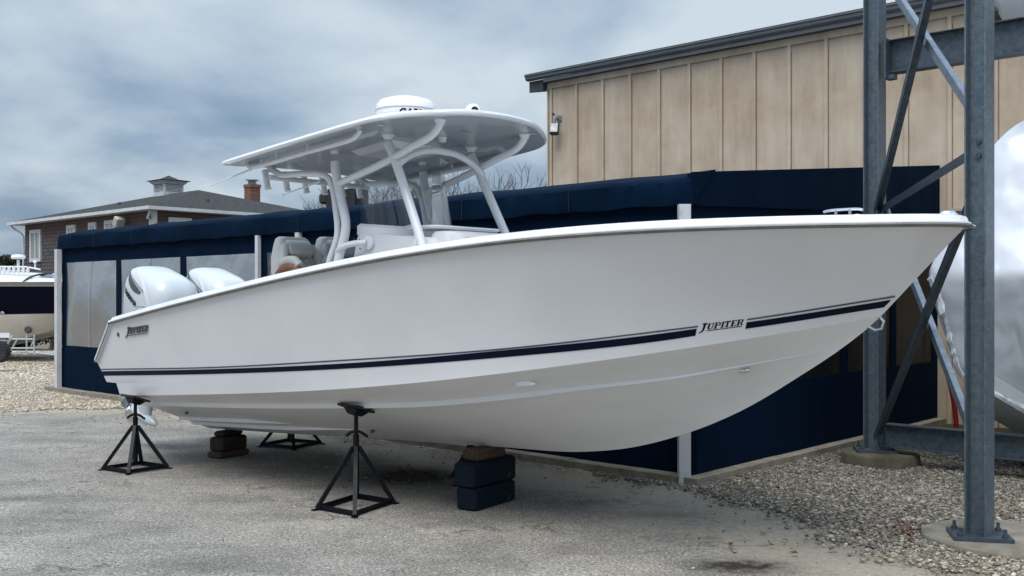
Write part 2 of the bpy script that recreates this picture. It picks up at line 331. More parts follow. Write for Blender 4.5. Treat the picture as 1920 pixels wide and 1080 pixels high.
# loose gravel: one uncountable mass of real pebbles
def scatter(name,P,Zb,size,cols,flat=.6,kind='stuff'):
    n=len(P); ph=(1+5**.5)/2
    iv=np.array([(-1,ph,0),(1,ph,0),(-1,-ph,0),(1,-ph,0),(0,-1,ph),(0,1,ph),(0,-1,-ph),(0,1,-ph),(ph,0,-1),(ph,0,1),(-ph,0,-1),(-ph,0,1)],float); iv/=np.linalg.norm(iv[0])
    ifc=np.array([(0,11,5),(0,5,1),(0,1,7),(0,7,10),(0,10,11),(1,5,9),(5,11,4),(11,10,2),(10,7,6),(7,1,8),(3,9,4),(3,4,2),(3,2,6),(3,6,8),(3,8,9),(4,9,5),(2,4,11),(6,2,10),(8,6,7),(9,8,1)])
    j=1+rng.uniform(-.18,.18,(n,12,1)); sc3=np.stack([rng.uniform(.8,1.35,n),rng.uniform(.65,1,n),rng.uniform(flat*.7,flat*1.2,n)],1)*size[:,None]
    v=iv[None]*j*sc3[:,None,:]; a=rng.uniform(0,6.28,n); tl=rng.uniform(-.4,.4,n)
    ct,st=np.cos(tl)[:,None],np.sin(tl)[:,None]; y=v[:,:,1]*ct-v[:,:,2]*st; z=v[:,:,1]*st+v[:,:,2]*ct; x=v[:,:,0]
    ca,sa=np.cos(a)[:,None],np.sin(a)[:,None]
    V=np.stack([x*ca-y*sa+P[:,0:1],x*sa+y*ca+P[:,1:2],z+Zb[:,None]],-1).reshape(-1,3)
    Fc=(ifc[None]+12*np.arange(n)[:,None,None]).reshape(-1,3)
    me=bpy.data.meshes.new(name); me.vertices.add(len(V)); me.vertices.foreach_set('co',V.ravel()); me.loops.add(Fc.size); me.loops.foreach_set('vertex_index',Fc.ravel())
    me.polygons.add(len(Fc)); me.polygons.foreach_set('loop_start',np.arange(len(Fc))*3); me.polygons.foreach_set('loop_total',np.full(len(Fc),3)); me.polygons.foreach_set('use_smooth',np.ones(len(Fc),bool)); me.update()
    ca_=me.color_attributes.new('tone','FLOAT_COLOR','POINT'); cc=np.repeat(np.column_stack([cols,np.ones(n)]),12,0); ca_.data.foreach_set('color',cc.astype(np.float32).ravel())
    m=bpy.data.materials.new(name+' stone'); m.use_nodes=True; t=m.node_tree; b=t.nodes['Principled BSDF']; b.inputs['Roughness'].default_value=.75
    t.links.new(N(t,'ShaderNodeAttribute',attribute_name='tone').outputs['Color'],b.inputs['Base Color']); me.materials.append(m)
    o=bpy.data.objects.new(name,me); col.objects.link(o); return o
pal=np.array([(.40,.34,.27),(.52,.47,.40),(.30,.27,.24),(.21,.19,.165),(.62,.58,.51),(.36,.27,.19),(.28,.26,.22),(.46,.38,.28),(.15,.14,.13)])
def stones():
    P=rng.uniform((.8,4.6),(8.5,13.0),(170000,2)); P2=np.vstack([rng.uniform((-14,11),(2.4,22),(14000,2)),rng.uniform((-13,12.5),(-4.5,23),(110000,2)),rng.uniform((-17.5,22),(-9,33),(45000,2))]); P=np.vstack([P,P2]); small=np.arange(len(P))<170000
    sd=seg_sd(P,EDGE)+(vnoise(P,1.1,3)-.5)*.5+(vnoise(P,4,4)-.5)*.22
    keep=rng.random(len(P))<np.where(sd>0,np.clip(.65+sd/.25,0,1),.3*np.exp(sd/.10))
    # keep clear of the building floor
    rel=P-np.array([1.72,9.76]); d2=rel[:,0]*W2.x+rel[:,1]*W2.y; d1=rel[:,0]*W1.x+rel[:,1]*W1.y
    keep&=~((d2>-.12)&(d1>-.12)&(d1<14.1)); keep&=(np.abs(P[:,0]/np.maximum(P[:,1],1))<.56)
    for x,y,r in ((3.62,7.48,.60),(3.92,10.88,.40)): keep&=np.hypot(P[:,0]-x,P[:,1]-y)>r
    P=P[keep]; sm=small[keep]; n=len(P)
    size=np.where(sm,rng.gamma(4,.0023,n)+.0045,rng.uniform(.012,.026,n)*np.where(P[:,1]>22,1.7,1)); ci=rng.integers(0,len(pal),n)
    fade=np.clip((P[:,1]-7)/4,0,1)*sm   # stones further in darkened and greyed to paint in boat and rack shade
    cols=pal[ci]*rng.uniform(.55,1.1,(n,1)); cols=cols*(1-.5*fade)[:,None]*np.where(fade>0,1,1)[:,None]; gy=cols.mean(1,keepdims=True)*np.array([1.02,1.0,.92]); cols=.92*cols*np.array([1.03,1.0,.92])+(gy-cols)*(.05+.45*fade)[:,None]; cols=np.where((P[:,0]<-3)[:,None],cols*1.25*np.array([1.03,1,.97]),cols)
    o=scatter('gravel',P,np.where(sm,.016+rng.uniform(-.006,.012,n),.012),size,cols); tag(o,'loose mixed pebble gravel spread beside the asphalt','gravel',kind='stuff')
    P=rng.uniform((-6,4.5),(6,15),(1500,2)); sd=seg_sd(P,EDGE); P=P[(sd<0)&(rng.random(len(P))<np.exp(sd/2.)+.12)]; n=len(P)
    o=scatter('loose_stones',P,np.full(n,.004),rng.uniform(.004,.012,n),pal[rng.integers(0,len(pal),n)]); tag(o,'stray pebbles scattered over the worn asphalt','pebbles',kind='stuff')
stones()
def leaves():
    b=MB()
    pts=[gr(rng.normal(1720,60),rng.normal(1003,14)) for _ in range(90)]+[gr(rng.uniform(1300,1900),rng.uniform(900,1050)) for _ in range(70)]+[gr(rng.uniform(600,1250),rng.uniform(0,1)*25+835+(_%10)*7) for _ in range(60)]+[gr(rng.uniform(150,420),rng.uniform(765,800)) for _ in range(40)]
    for p in pts:
        a=rng.uniform(0,6.28); s_=rng.uniform(.014,.035); q=[]
        for k,(r_,an) in enumerate([(1,0),(.55,.7),(.8,1.3),(.45,2.1),(.9,3.1),(.5,4),(.8,4.9),(.5,5.6)]):
            q.append((p.x+s_*r_*math.cos(an+a),p.y+s_*r_*math.sin(an+a),.034+rng.uniform(-.008,.012)))
        b.add(q+[(p.x,p.y,.03)],[(i,(i+1)%8,8) for i in range(8)])
    o=b.build('dead_leaves',mat('dead leaf',(.12,.05,.025),.8,var=(.20,.10,.05),vs=9)); tag(o,'curled brown leaves caught in the gravel','leaves',kind='stuff')
leaves()
# ================================================================== BUILDINGS
C0=Vector((1.73,9.76,0))      # front corner of the navy enclosure
def bp_(a,b,z): return C0+W1*a+W2*b+Vector((0,0,z))    # a along the long side (away left), b into the depth
ROT=math.atan2(W1.y,W1.x)
LEN=13.86; DEP=6.3
def face_poly(b,pts,th,nrm):
    """vertical-ish polygon panel with thickness"""
    b.prism(pts,nrm*th)
def enclosure():
    r=empty('navy_enclosure',C0,ROT,'low navy canvas porch enclosure with clear vinyl windows and white posts','enclosure')
    Mi=(Matrix.Translation(C0)@Matrix.Rotation(ROT,4,'Z')).inverted()
    def put(b,name,m,smooth=False,par=None):
        b.v=[tuple(Mi@Vector(v)) for v in b.v]; return b.build(name,m,par or r,smooth)
    # long side valance: slightly sagging canvas, rolled top edge
    b=MB(); n=150; rows=[]
    prof=[(.35,.09),(.12,.035),(0,-.0),(-.035,-.04),(-.04,-.12),(-.045,-.2),(-.04,-.27),(.02,-.275),(.03,-.2)]
    prof=[(q,z) for q,z in prof]
    for i in range(n+1):
        a=-.04+(LEN+.08)*i/n; sag=.012*math.sin(a*math.pi/1.5)**2+.006*math.sin(a*5.1)
        rows.append([bp_(a,q+ (.008*math.sin(a*3.3+z*9))+.003*math.sin(a*17+z*20)*(1 if z<-.03 else .2),2.95+z-sag*(1 if z>-.15 else .4)-(.012*math.sin(a*7.3)*math.sin(a*2.1) if z<-.2 else 0)) for q,z in prof])
    b.rings(rows,cap=True,close=True); put(b,'valance',navy_c,True)
    # seams on the valance
    for a in (1.5,3.1,4.7,6.3,7.9,9.5,11,12.4): b=MB(); b.bar(bp_(a,-.05,2.91),bp_(a,-.047,2.68),.008,.006,up=W2); put(b,'seam',mat('navy seam',(.001,.006,.016),.8,var=(.002,.008,.02),vs=4))
    # roof sheet sloping up to the tan wall
    b=MB(); b.add([bp_(.0,.3,2.97),bp_(LEN,.3,2.97),bp_(LEN,DEP,3.1),bp_(7.5,DEP,3.3),bp_(7.2,DEP,3.55),bp_(-.0,DEP,3.60),bp_(0,.3,2.90),bp_(LEN,.3,2.90),bp_(LEN,DEP,3.0),bp_(7.5,DEP,3.2),bp_(7.2,DEP,3.45),bp_(0,DEP,3.5)],
      [(0,1,2,3,4,5),(6,11,10,9,8,7),(0,6,7,1),(1,7,8,2),(2,8,9,3),(3,9,10,4),(4,10,11,5),(5,11,6,0)]); put(b,'roof',navy_c)
    # long side: navy band, window bays, base
    def zpix(a,ya): return 0
    def bay(a0,a1,z0,z1,m,thk=.012):
        b=MB(); nx,nz=12,6; v=[];f=[]
        for j in range(nz+1):
            for i in range(nx+1):
                u,w_=i/nx,j/nz; bul=.02*math.sin(u*math.pi)*math.sin(w_*math.pi)+.006*math.sin(u*14+w_*5)
                v.append(bp_(a0+(a1-a0)*u,.03-bul,z0+(z1-z0)*w_))
        f=[(j*(nx+1)+i,j*(nx+1)+i+1,(j+1)*(nx+1)+i+1,(j+1)*(nx+1)+i) for j in range(nz) for i in range(nx)]
        b.add(v,f); o=put(b,'window',m,True); 
        s2=MB(); am=(a0+a1)/2; s2.bar(bp_(am,-.0,z0),bp_(am,-.0,z1),.012,.004,up=W2); put(s2,'seam',mat('clear seam',(.4,.4,.38),.4,var=(.3,.3,.3),vs=4),par=o) if a0>8.5 else None
        return o
    # window edges measured on the photo, converted to distance along the wall
    def along(x): # intersection of pixel column with the long side
        k=(x-960)/F; return (k*C0.y-C0.x)/(W1.x-k*W1.y)
    wins=[(122,215),(224,335),(346,481),(497,556),(572,700),(712,850),(862,1010),(1022,1180)]
    solid=MB(); edges=[LEN]
    zlo,zhi=.88,2.42
    for x0,x1 in wins:
        a0,a1=along(x0),along(x1)
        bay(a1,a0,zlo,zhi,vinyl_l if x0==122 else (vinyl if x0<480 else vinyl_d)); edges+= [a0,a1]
    edges+=[0]
    lowr=MB(); lowr.box((0,0,0),(1,1,1)); lowr=MB()
    def wall_slab(b,a0,a1,z0,z1,q0=.03,q1=.06):
        b.prism([bp_(a0,q0,z0),bp_(a1,q0,z0),bp_(a1,q0,z1),bp_(a0,q0,z1)],W2*(q1-q0))
    b=MB(); n=60; rows=[]
    for i in range(n+1):
        a=LEN*i/n; w_=.012*math.sin(a*4.2)+.008*math.sin(a*11)
        rows.append([bp_(a,.02+w_*.2,.09),bp_(a,.02-w_,.35),bp_(a,.02-w_*.6,.7),bp_(a,.03,zlo),bp_(a,.06,zlo),bp_(a,.06,.09)])
    b.rings(rows); put(b,'skirt',navy_c,True)
    b=MB(); wall_slab(b,0,LEN,zhi,2.80)
    for i in range(0,len(edges)-1,2):
        if edges[i]-edges[i+1]>.01: wall_slab(b,edges[i+1]+.001,edges[i]-.001,zlo+.001,zhi-.001,.025,.062)
    put(b,'frame',navy_c)
    for a,wd in ((LEN-.05,.11),(along(487),.07),(along(563),.08),(.05,.11)):
        b=MB(); q=-.07 if a in(.05,LEN-.05) else -.03
        if a==.05: b.box(bp_(.035,-.10,1.335),(.11,.11,2.67),Matrix.Rotation(R(0),3,'Z'))
        else: b.box(bp_(a,q,1.335),(wd,wd*.8,2.67),Matrix.Rotation(ROT,3,'Z'))
        put(b,'post',whitep)
    # end facade with its raked top
    b=MB(); 
    b.prism([bp_(0,-.02,2.42),bp_(0,DEP,2.42),bp_(0,DEP,3.62),bp_(0,-.02,2.97)],W1*.05)
    put(b,'end_wall',navy_c)
    b=MB(); b.prism([bp_(-.03,-.05,2.66),bp_(-.03,DEP,2.66+.3),bp_(-.03,DEP,3.64),bp_(-.03,-.05,2.98)],W1*.025); put(b,'end_valance',navy_c)
    b=MB(); b.prism([bp_(.0,-.0,.09),bp_(.0,DEP,.09),bp_(.0,DEP,.88),bp_(.0,0,.88)],W1*.04); put(b,'end_skirt',navy_c)
    b=MB(); b.prism([bp_(.03,.1,.88),bp_(.03,DEP,.88),bp_(.03,DEP,2.42),bp_(.03,.1,2.42)],W1*.004); put(b,'end_window',vinyl_d)
    for q in (.0,1.75,3.3,4.75,6.2): b=MB(); b.prism([bp_(-.0,q,.88),bp_(-.0,q+.1,.88),bp_(-.0,q+.1,2.42),bp_(-.0,q,2.42)],W1*.028); put(b,'end_frame',navy_c)
    # floor inside
    b=MB(); b.prism([bp_(.1,.1,.05),bp_(LEN-.1,.1,.05),bp_(LEN-.1,DEP-.1,.05),bp_(.1,DEP-.1,.05)],(0,0,.03)); put(b,'floor_slab',mat('dark floor',(.05,.05,.05),.8,var=(.07,.065,.06),vs=3))
    b=MB(); b.prism([bp_(LEN-.05,.1,.09),bp_(LEN-.05,DEP-.2,.09),bp_(LEN-.05,DEP-.2,2.9),bp_(LEN-.05,.1,2.9)],W1*.04); put(b,'far_end_wall',navy_c)
    b=MB(); b.prism([bp_(7.3,DEP-.15,.09),bp_(LEN-.1,DEP-.15,.09),bp_(LEN-.1,DEP-.15,3.0),bp_(7.3,DEP-.15,3.0)],W2*.04); put(b,'back_wall',mat('dim back wall',(.10,.09,.08),.8,var=(.14,.125,.11),vs=2))
    # kerb
    k=MB()
    for i in range(9):
        a0=-.14+i*1.6; a1=min(a0+1.592,LEN+.35); k.prism([bp_(a0,-.15,-.02),bp_(a1,-.15,-.02),bp_(a1,-.15,.085+.006*(i%3)),bp_(a0,-.15,.085+.006*(i%2))],W2*.2)
    for i in range(4):
        q0=.06+i*1.55; k.prism([bp_(-.14,q0,-.02),bp_(-.14,min(q0+1.54,DEP),-.02),bp_(-.14,min(q0+1.54,DEP),.09),bp_(-.14,q0,.085)],W1*.18)
    o=k.build('kerb',conc); tag(o,kind='structure')
enclosure()
def tan_building():
    # the long wall runs along W1 at depth DEP; its left end is where pixel x=1030 meets it
    k=(1030-960)/F; B=C0+W2*DEP; aL=(k*B.y-B.x)/(W1.x-k*W1.y)
    aR=-9.5; HT=5.95
    org=B+W1*aL
    r=empty('tan_warehouse',org,ROT+math.pi,'tall tan warehouse with vertical battens and grey gutter','building')
    Mi=(Matrix.Translation(org)@Matrix.Rotation(ROT+math.pi,4,'Z')).inverted()
    def put(b,name,m,smooth=False,par=None):
        b.v=[tuple(Mi@Vector(v)) for v in b.v]; return b.build(name,m,par or r,smooth)
    P=lambda a,q,z:B+W1*a+W2*q+Vector((0,0,z))
    def eave_z(a): return 5.86
    # wall material: tan plywood with streaky grime
    m=bpy.data.materials.new('tan plywood siding'); m.use_nodes=True; t=m.node_tree; s=t.nodes['Principled BSDF']; s.inputs['Roughness'].default_value=.75
    c=N(t,'ShaderNodeTexCoord'); mp=N(t,'ShaderNodeMapping'); mp.inputs['Scale'].default_value=(3.2,3.2,.45); t.links.new(c.outputs['Object'],mp.inputs[0])
    n=N(t,'ShaderNodeTexNoise'); n.inputs['Scale'].default_value=1.4; n.inputs['Detail'].default_value=9; n.inputs['Roughness'].default_value=.68; t.links.new(mp.outputs[0],n.inputs[0])
    rp=N(t,'ShaderNodeValToRGB'); rp.color_ramp.elements[0].position=.34; rp.color_ramp.elements[0].color=(.47,.385,.29,1); rp.color_ramp.elements[1].position=.62; rp.color_ramp.elements[1].color=(.575,.475,.365,1); t.links.new(n.outputs[0],rp.inputs[0])
    n2=N(t,'ShaderNodeTexNoise'); n2.inputs['Scale'].default_value=.9; n2.inputs['Detail'].default_value=8; n2.inputs['Roughness'].default_value=.65; t.links.new(c.outputs['Object'],n2.inputs[0])
    r2=N(t,'ShaderNodeValToRGB'); r2.color_ramp.elements[0].position=.36; r2.color_ramp.elements[0].color=(.78,.73,.67,1); r2.color_ramp.elements[1].position=.6; r2.color_ramp.elements[1].color=(1,1,1,1); t.links.new(n2.outputs[0],r2.inputs[0])
    mx_=N(t,'ShaderNodeMixRGB',blend_type='MULTIPLY'); mx_.inputs[0].default_value=1; t.links.new(rp.outputs[0],mx_.inputs[1]); t.links.new(r2.outputs[0],mx_.inputs[2])
    t.links.new(mx_.outputs[0],s.inputs['Base Color'])
    bpn=N(t,'ShaderNodeBump'); bpn.inputs['Strength'].default_value=.3; bpn.inputs['Distance'].default_value=.01
    nb=N(t,'ShaderNodeTexNoise'); nb.inputs['Scale'].default_value=12; nb.inputs['Detail'].default_value=6; t.links.new(mp.outputs[0],nb.inputs[0]); t.links.new(nb.outputs[0],bpn.inputs['Height']); t.links.new(bpn.outputs[0],s.inputs['Normal'])
    b=MB(); b.prism([P(aR,0,-.05),P(aL,0,-.05),P(aL,0,5.85),P(aR,0,5.85)],W2*.2)
    b.prism([P(aL,.21,-.05),P(aL,14,-.05),P(aL,14,5.85),P(aL,.21,5.85)],-W1*.2)
    # battens on the same wall
    def al(x): k=(x-960)/F; return (k*B.y-B.x)/(W1.x-k*W1.y)
    a=aL-.03; i=0; gb=MB()
    while a>aR:
        b.prism([P(a,-.034,.0),P(a-.055,-.034,.0),P(a-.055,-.034,5.70),P(a,-.034,5.70)],W2*.033); gb.prism([P(a+.013,-.003,.0),P(a+.002,-.003,.0),P(a+.002,-.003,5.6),P(a+.013,-.003,5.6)],W2*.002); gb.prism([P(a-.057,-.003,.0),P(a-.064,-.003,.0),P(a-.064,-.003,5.6),P(a-.057,-.003,5.6)],W2*.002); a-=.6095; i+=1  # thin dark strips paint in the shadow edge beside each batten
    b.prism([P(aR,-.036,5.70),P(aL,-.036,5.70),P(aL,-.036,5.81),P(aR,-.036,5.81)],W2*.034)
    a=aL-.03-.0
    b.prism([P(aL+.035,-.03,0),P(aL+.002,-.03,0),P(aL+.002,-.03,5.86),P(aL+.035,-.03,5.86)],W2*.12)
    # ledge line right of the enclosure
    b.prism([P(aR,-.04,2.98),P(-.15,-.04,2.98),P(-.15,-.04,3.02),P(aR,-.04,3.02)],W2*.04)
    wl=put(b,'wall',m); put(gb,'batten_shade',mat('dark batten shade',(.11,.085,.06),.9,var=(.16,.125,.09),vs=4),par=wl)
    mg=mat('grey painted metal',(.165,.18,.20),.45,var=(.13,.145,.16),vs=3)
    b=MB(); b.prism([P(aR,-.13,5.812),P(aL+.36,-.13,5.812),P(aL+.36,-.002,5.812),P(aR,-.002,5.812)],(0,0,.02))
    put(b,'soffit',mat('dark grey soffit',(.10,.11,.12),.7,var=(.08,.09,.1),vs=3))  # dark grey, darker than gutter and fascia
    b=MB(); rows=[]
    prof=[(-.145,5.875),(-.20,5.875),(-.235,5.90),(-.245,5.94),(-.262,5.955),(-.268,5.958),(-.268,5.972),(-.25,5.972),(-.145,5.972)]
    for a in (aR,aL+.40): rows.append([P(a,q,z) for q,z in prof])
    b.rings(rows); put(b,'gutter',mg)
    b=MB(); b.prism([P(aR,-.142,5.815),P(aL+.03,-.142,5.815),P(aL+.03,-.142,5.874),P(aR,-.142,5.874)],W2*.03); put(b,'fascia',mat('light grey trim',(.30,.32,.34),.5,var=(.25,.27,.29),vs=3))
    b=MB(); b.prism([P(aR,-.24,5.976),P(aL+.42,-.24,5.976),P(aL+.42,5,6.95),P(aR,5,6.95)],(0,0,.022)); put(b,'roof',mat('dark shingle',(.045,.047,.05),.9,var=(.08,.08,.08),vs=12,bump=.5))
    b=MB(); b.prism([P(aL+.38,-.14,5.66),P(aL+.38,.8,5.85),P(aL+.38,.8,5.99),P(aL+.38,-.14,5.87)],-W1*.34); put(b,'rake_board',mat('dark trim',(.05,.055,.065),.6,var=(.04,.045,.05),vs=4))
    # floodlight
    fl=P(al(1050),-.16,4.9)
    b=MB(); b.box(fl,(.17,.12,.22),Matrix.Rotation(ROT+.5,3,'Z')@Matrix.Rotation(R(18),3,'X'),bev=.02); o=put(b,'floodlight',mat('dark floodlight housing',(.05,.055,.06),.5,var=(.07,.075,.08),vs=9))
    b=MB(); M=Matrix.Rotation(ROT+.5,3,'Z')@Matrix.Rotation(R(18),3,'X'); b.box(fl+M@Vector((.0,.064,-0)),(.14,.006,.17),M); b.box(fl+M@Vector((.0,-.064,-0)),(.14,.006,.17),M); put(b,'lens',mat('floodlight lens',(.45,.5,.5),.15,var=(.2,.22,.22),vs=14),par=o)
    b=MB(); b.tube([fl+Vector((0,0,.1)),fl+Vector((.02,0,.2)),fl+W2*.14+Vector((0,0,.22))],.018,8); b.box(fl+W2*.14+Vector((0,0,.22)),(.1,.06,.1)); b.tube([fl+Vector((0,0,.26)),fl+Vector((-.05,-.03,.3))],.022,8); put(b,'bracket',galvl,par=o)
tan_building()
# ------------------------------------------------ shingled house
def house():
    corner=Vector((-14.7,41.5,0)); EZ=5.35
    r=empty('shingled_house',corner,ROT,'brown shingled house with hip roof, white trim and louvred cupola','house')
    Mi=(Matrix.Translation(corner)@Matrix.Rotation(ROT,4,'Z')).inverted()
    def put(b,name,m,smooth=False,par=None):
        b.v=[tuple(Mi@Vector(v)) for v in b.v]; return b.build(name,m,par or r,smooth)
    P=lambda a,q,z:corner+W1*a+W2*q+Vector((0,0,z))
    kk_=(47-960)/F; qq_=corner+W2*.35; LN=(kk_*qq_.y-qq_.x)/(W1.x-kk_*W1.y)+.8; DP=10.2
    m=bpy.data.materials.new('cedar shingle'); m.use_nodes=True; t=m.node_tree; s=t.nodes['Principled BSDF']; s.inputs['Roughness'].default_value=.85
    c=N(t,'ShaderNodeTexCoord'); mp=N(t,'ShaderNodeMapping'); mp.inputs['Rotation'].default_value=(R(90),0,0); t.links.new(c.outputs['Object'],mp.inputs[0])
    bt=N(t,'ShaderNodeTexBrick'); bt.inputs['Scale'].default_value=1; bt.inputs['Brick Width'].default_value=.16; bt.inputs['Row Height'].default_value=.17; bt.inputs['Mortar Size'].default_value=.016
    bt.inputs['Color1'].default_value=(.075,.066,.070,1); bt.inputs['Color2'].default_value=(.13,.115,.12,1); bt.inputs['Mortar'].default_value=(.02,.015,.014,1)
    t.links.new(mp.outputs[0],bt.inputs[0])
    sp=N(t,'ShaderNodeSeparateXYZ'); t.links.new(c.outputs['Object'],sp.inputs[0])
    nn=N(t,'ShaderNodeTexNoise'); nn.inputs['Scale'].default_value=1.2; t.links.new(c.outputs['Object'],nn.inputs[0])
    mr=N(t,'ShaderNodeMapRange'); mr.inputs[1].default_value=4.3; mr.inputs[2].default_value=5.1; t.links.new(sp.outputs[2],mr.inputs[0])
    ml=N(t,'ShaderNodeMath',operation='MULTIPLY'); t.links.new(mr.outputs[0],ml.inputs[0]); t.links.new(nn.outputs[0],ml.inputs[1])
    mm=N(t,'ShaderNodeMixRGB'); t.links.new(ml.outputs[0],mm.inputs[0]); t.links.new(bt.outputs[0],mm.inputs[1]); mm.inputs[2].default_value=(.11,.048,.032,1); t.links.new(mm.outputs[0],s.inputs['Base Color'])
    b=MB(); b.prism([P(.35,.35,0),P(LN-.8,.35,0),P(LN-.8,DP-.4,0),P(.35,DP-.4,0)],(0,0,EZ-.02)); put(b,'wall',m)
    wt=mat('white trim',(.62,.63,.64),.5,var=(.52,.53,.53),vs=4)
    # hip roof
    rs=mat('asphalt roof shingle',(.028,.030,.030),.95,spec=.15,var=(.062,.064,.06),vs=5,detail=12,bump=.4,bs=30,stretch=(1,1,3))
    e0=EZ+.12; pk=EZ+1.5; a0=5.0
    b=MB(); v=[P(-.1,-.1,e0),P(LN+.1,-.1,e0),P(LN+.1,DP+.1,e0),P(-.1,DP+.1,e0),P(a0,DP/2,pk),P(LN-a0-.5,DP/2,pk)]
    b.add(v,[(0,1,5,4),(1,2,5),(2,3,4,5),(3,0,4),(3,2,1,0)]); rf=put(b,'roof',rs)
    b=MB(); b.prism([P(-.15,-.15,EZ-.02),P(LN+.15,-.15,EZ-.02),P(LN+.15,DP+.15,EZ-.02),P(-.15,DP+.15,EZ-.02)],(0,0,.135)); put(b,'gutter',wt)
    b=MB(); b.tube([P(.2,.1,EZ-.05),P(.5,.15,EZ-.35),P(.55,.3,EZ-.4),P(.45,.3,.2)],.06,8); put(b,'downspout',wt)
    b=MB(); b.tube([P(LN,0,EZ-.05),P(LN-.1,.1,EZ-.2),P(LN-.72,.2,EZ-.45),P(LN-.78,.28,EZ-.6),P(LN-.78,.28,.2)],.05,8); put(b,'downspout',wt)
    def al(x): k=(x-960)/F; q=corner+W2*.35; return (k*q.y-q.x)/(W1.x-k*W1.y)
    def zz(a,y): q=corner+W2*.35+W1*a; return H-(y-HY)*q.y/F
    for x0,x1,y0,y1 in [(58,78,431,491),(127,143,422,470),(168,182,417,465),(198,218,413,462)]:
        a0_,a1_=al(x1),al(x0); am=(a0_+a1_)/2; z1=zz(am,y0); z0=zz(am,y1)
        b=MB(); wd=.16
        b.prism([P(a0_,.27,z0),P(a1_,.27,z0),P(a1_,.27,z0+wd),P(a0_,.27,z0+wd)],W2*.09); b.prism([P(a0_,.27,z1-wd),P(a1_,.27,z1-wd),P(a1_,.27,z1),P(a0_,.27,z1)],W2*.09)
        b.prism([P(a0_,.275,z0+wd),P(a0_+wd,.275,z0+wd),P(a0_+wd,.275,z1-wd),P(a0_,.275,z1-wd)],W2*.08); b.prism([P(a1_-wd,.275,z0+wd),P(a1_,.275,z0+wd),P(a1_,.275,z1-wd),P(a1_-wd,.275,z1-wd)],W2*.08)
        b.prism([P(am-.04,.28,z0+wd),P(am+.04,.28,z0+wd),P(am+.04,.28,z1-wd),P(am-.04,.28,z1-wd)],W2*.07)
        f=put(b,'window',wt)
        b=MB(); b.prism([P(a0_+wd,.31,z0+wd),P(a1_-wd,.31,z0+wd),P(a1_-wd,.31,z1-wd),P(a0_+wd,.31,z1-wd)],W2*.02); put(b,'pane',mat('curtained pane',(.22,.25,.23),.25,var=(.30,.33,.30),vs=3,stretch=(4,4,.5)) if x0==58 else mat('white shutter pane',(.42,.44,.46),.4,var=(.36,.38,.4),vs=3),par=f)
    # right face window + corner board
    def al2(x): k=(x-960)/F; q=corner+W1*.35; return (k*q.y-q.x)/(W2.x-k*W2.y)
    q0,q1=al2(315),al2(358); z1=5.08; z0=3.6
    b=MB(); b.prism([P(.27,q0,z0),P(.27,q1,z0),P(.27,q1,z1),P(.27,q0,z1)],W1*.09); f=put(b,'window',wt)
    b=MB(); b.prism([P(.25,q0+.15,z0+.15),P(.25,q1-.15,z0+.15),P(.25,q1-.15,z1-.18),P(.25,q0+.15,z1-.18)],W1*.02); put(b,'pane',mat('pale blind',(.33,.37,.37),.3,var=(.28,.31,.31),vs=3),par=f)
    b=MB(); b.prism([P(.30,.30,0),P(.30,.47,0),P(.30,.47,EZ-.03),P(.30,.30,EZ-.03)],W1*.05); b.prism([P(.352,.30,0),P(.50,.30,0),P(.50,.30,EZ-.03),P(.352,.30,EZ-.03)],W2*.05); put(b,'corner_board',wt)
    # floodlight box under the eave
    b=MB(); c1=P(al(240),-.05,EZ-.42); b.box(c1,(.34,.4,.42),Matrix.Rotation(ROT,3,'Z')@Matrix.Rotation(R(-25),3,'Y'),bev=.04); put(b,'wall_light',mat('beige lamp housing',(.42,.41,.36),.5,var=(.35,.34,.3),vs=4))
    # cupola
    ca=(a0+.1+LN-a0-.6)/2; 
    k=(316-960)/F; qq=corner+W2*(DP/2); ca=(k*qq.y-qq.x)/(W1.x-k*W1.y)
    cc=P(ca,DP/2,0); yy=cc.y; zt=lambda y:H-(y-HY)*yy/F
    zb,z1,z2=zt(373),zt(343),zt(329.5); hw=.52
    sq=lambda h,z:[cc+W1*(sx*h)+W2*(sy*h)+Vector((0,0,z)) for sx,sy in((-1,-1),(1,-1),(1,1),(-1,1))]
    b=MB(); b.rings([sq(hw,zb-.5),sq(hw,zt(362))]); b.rings([sq(hw+.03,z1-.1),sq(hw+.14,z1+.02),sq(hw+.14,z1+.06)])
    for sx,sy in((-1,-1),(1,-1),(1,1),(-1,1)):
        p=cc+W1*(sx*(hw-.05))+W2*(sy*(hw-.05)); b.box(p+Vector((0,0,(zt(362)+z1-.1)/2)),(.1,.1,z1-.1-zt(362)),Matrix.Rotation(ROT,3,'Z'))
    cu=put(b,'cupola',wt,par=rf)
    b=MB(); nl=6
    for i in range(nl):
        z=zt(362)+(z1-.1-zt(362))*(i+.5)/nl
        b.rings([sq(hw-.02,z-.035),sq(hw-.02,z),sq(hw-.1,z+.03)])
    b2=put(b,'louvre',wt,par=rf); 
    b=MB(); b.rings([sq(hw-.14,zt(362)+.005),sq(hw-.14,z1-.11)]); put(b,'louvre_box',mat('louvre shadow grey',(.06,.065,.08),.8,var=(.05,.055,.07),vs=4),par=rf)
    b=MB(); b.rings([sq(hw+.25,z1+.065),sq(hw+.25,z1+.09),sq(.35,z2-.19),sq(.02,z2)]); put(b,'cupola_roof',rs,par=rf)
    # chimney
    cy=52.; c2=at(473,380,cy); b=MB(); wd=27*cy/F; ztop=at(473,347,cy).z
    b.box((c2.x,cy,ztop/2+2),(wd*.78,wd*.78,ztop-4),Matrix.Rotation(ROT,3,'Z')); b.box((c2.x,cy,ztop-.06),(wd*.86,wd*.86,.16),Matrix.Rotation(ROT,3,'Z'))
    mb=bpy.data.materials.new('red brick'); mb.use_nodes=True; t=mb.node_tree; s=t.nodes['Principled BSDF']; s.inputs['Roughness'].default_value=.9
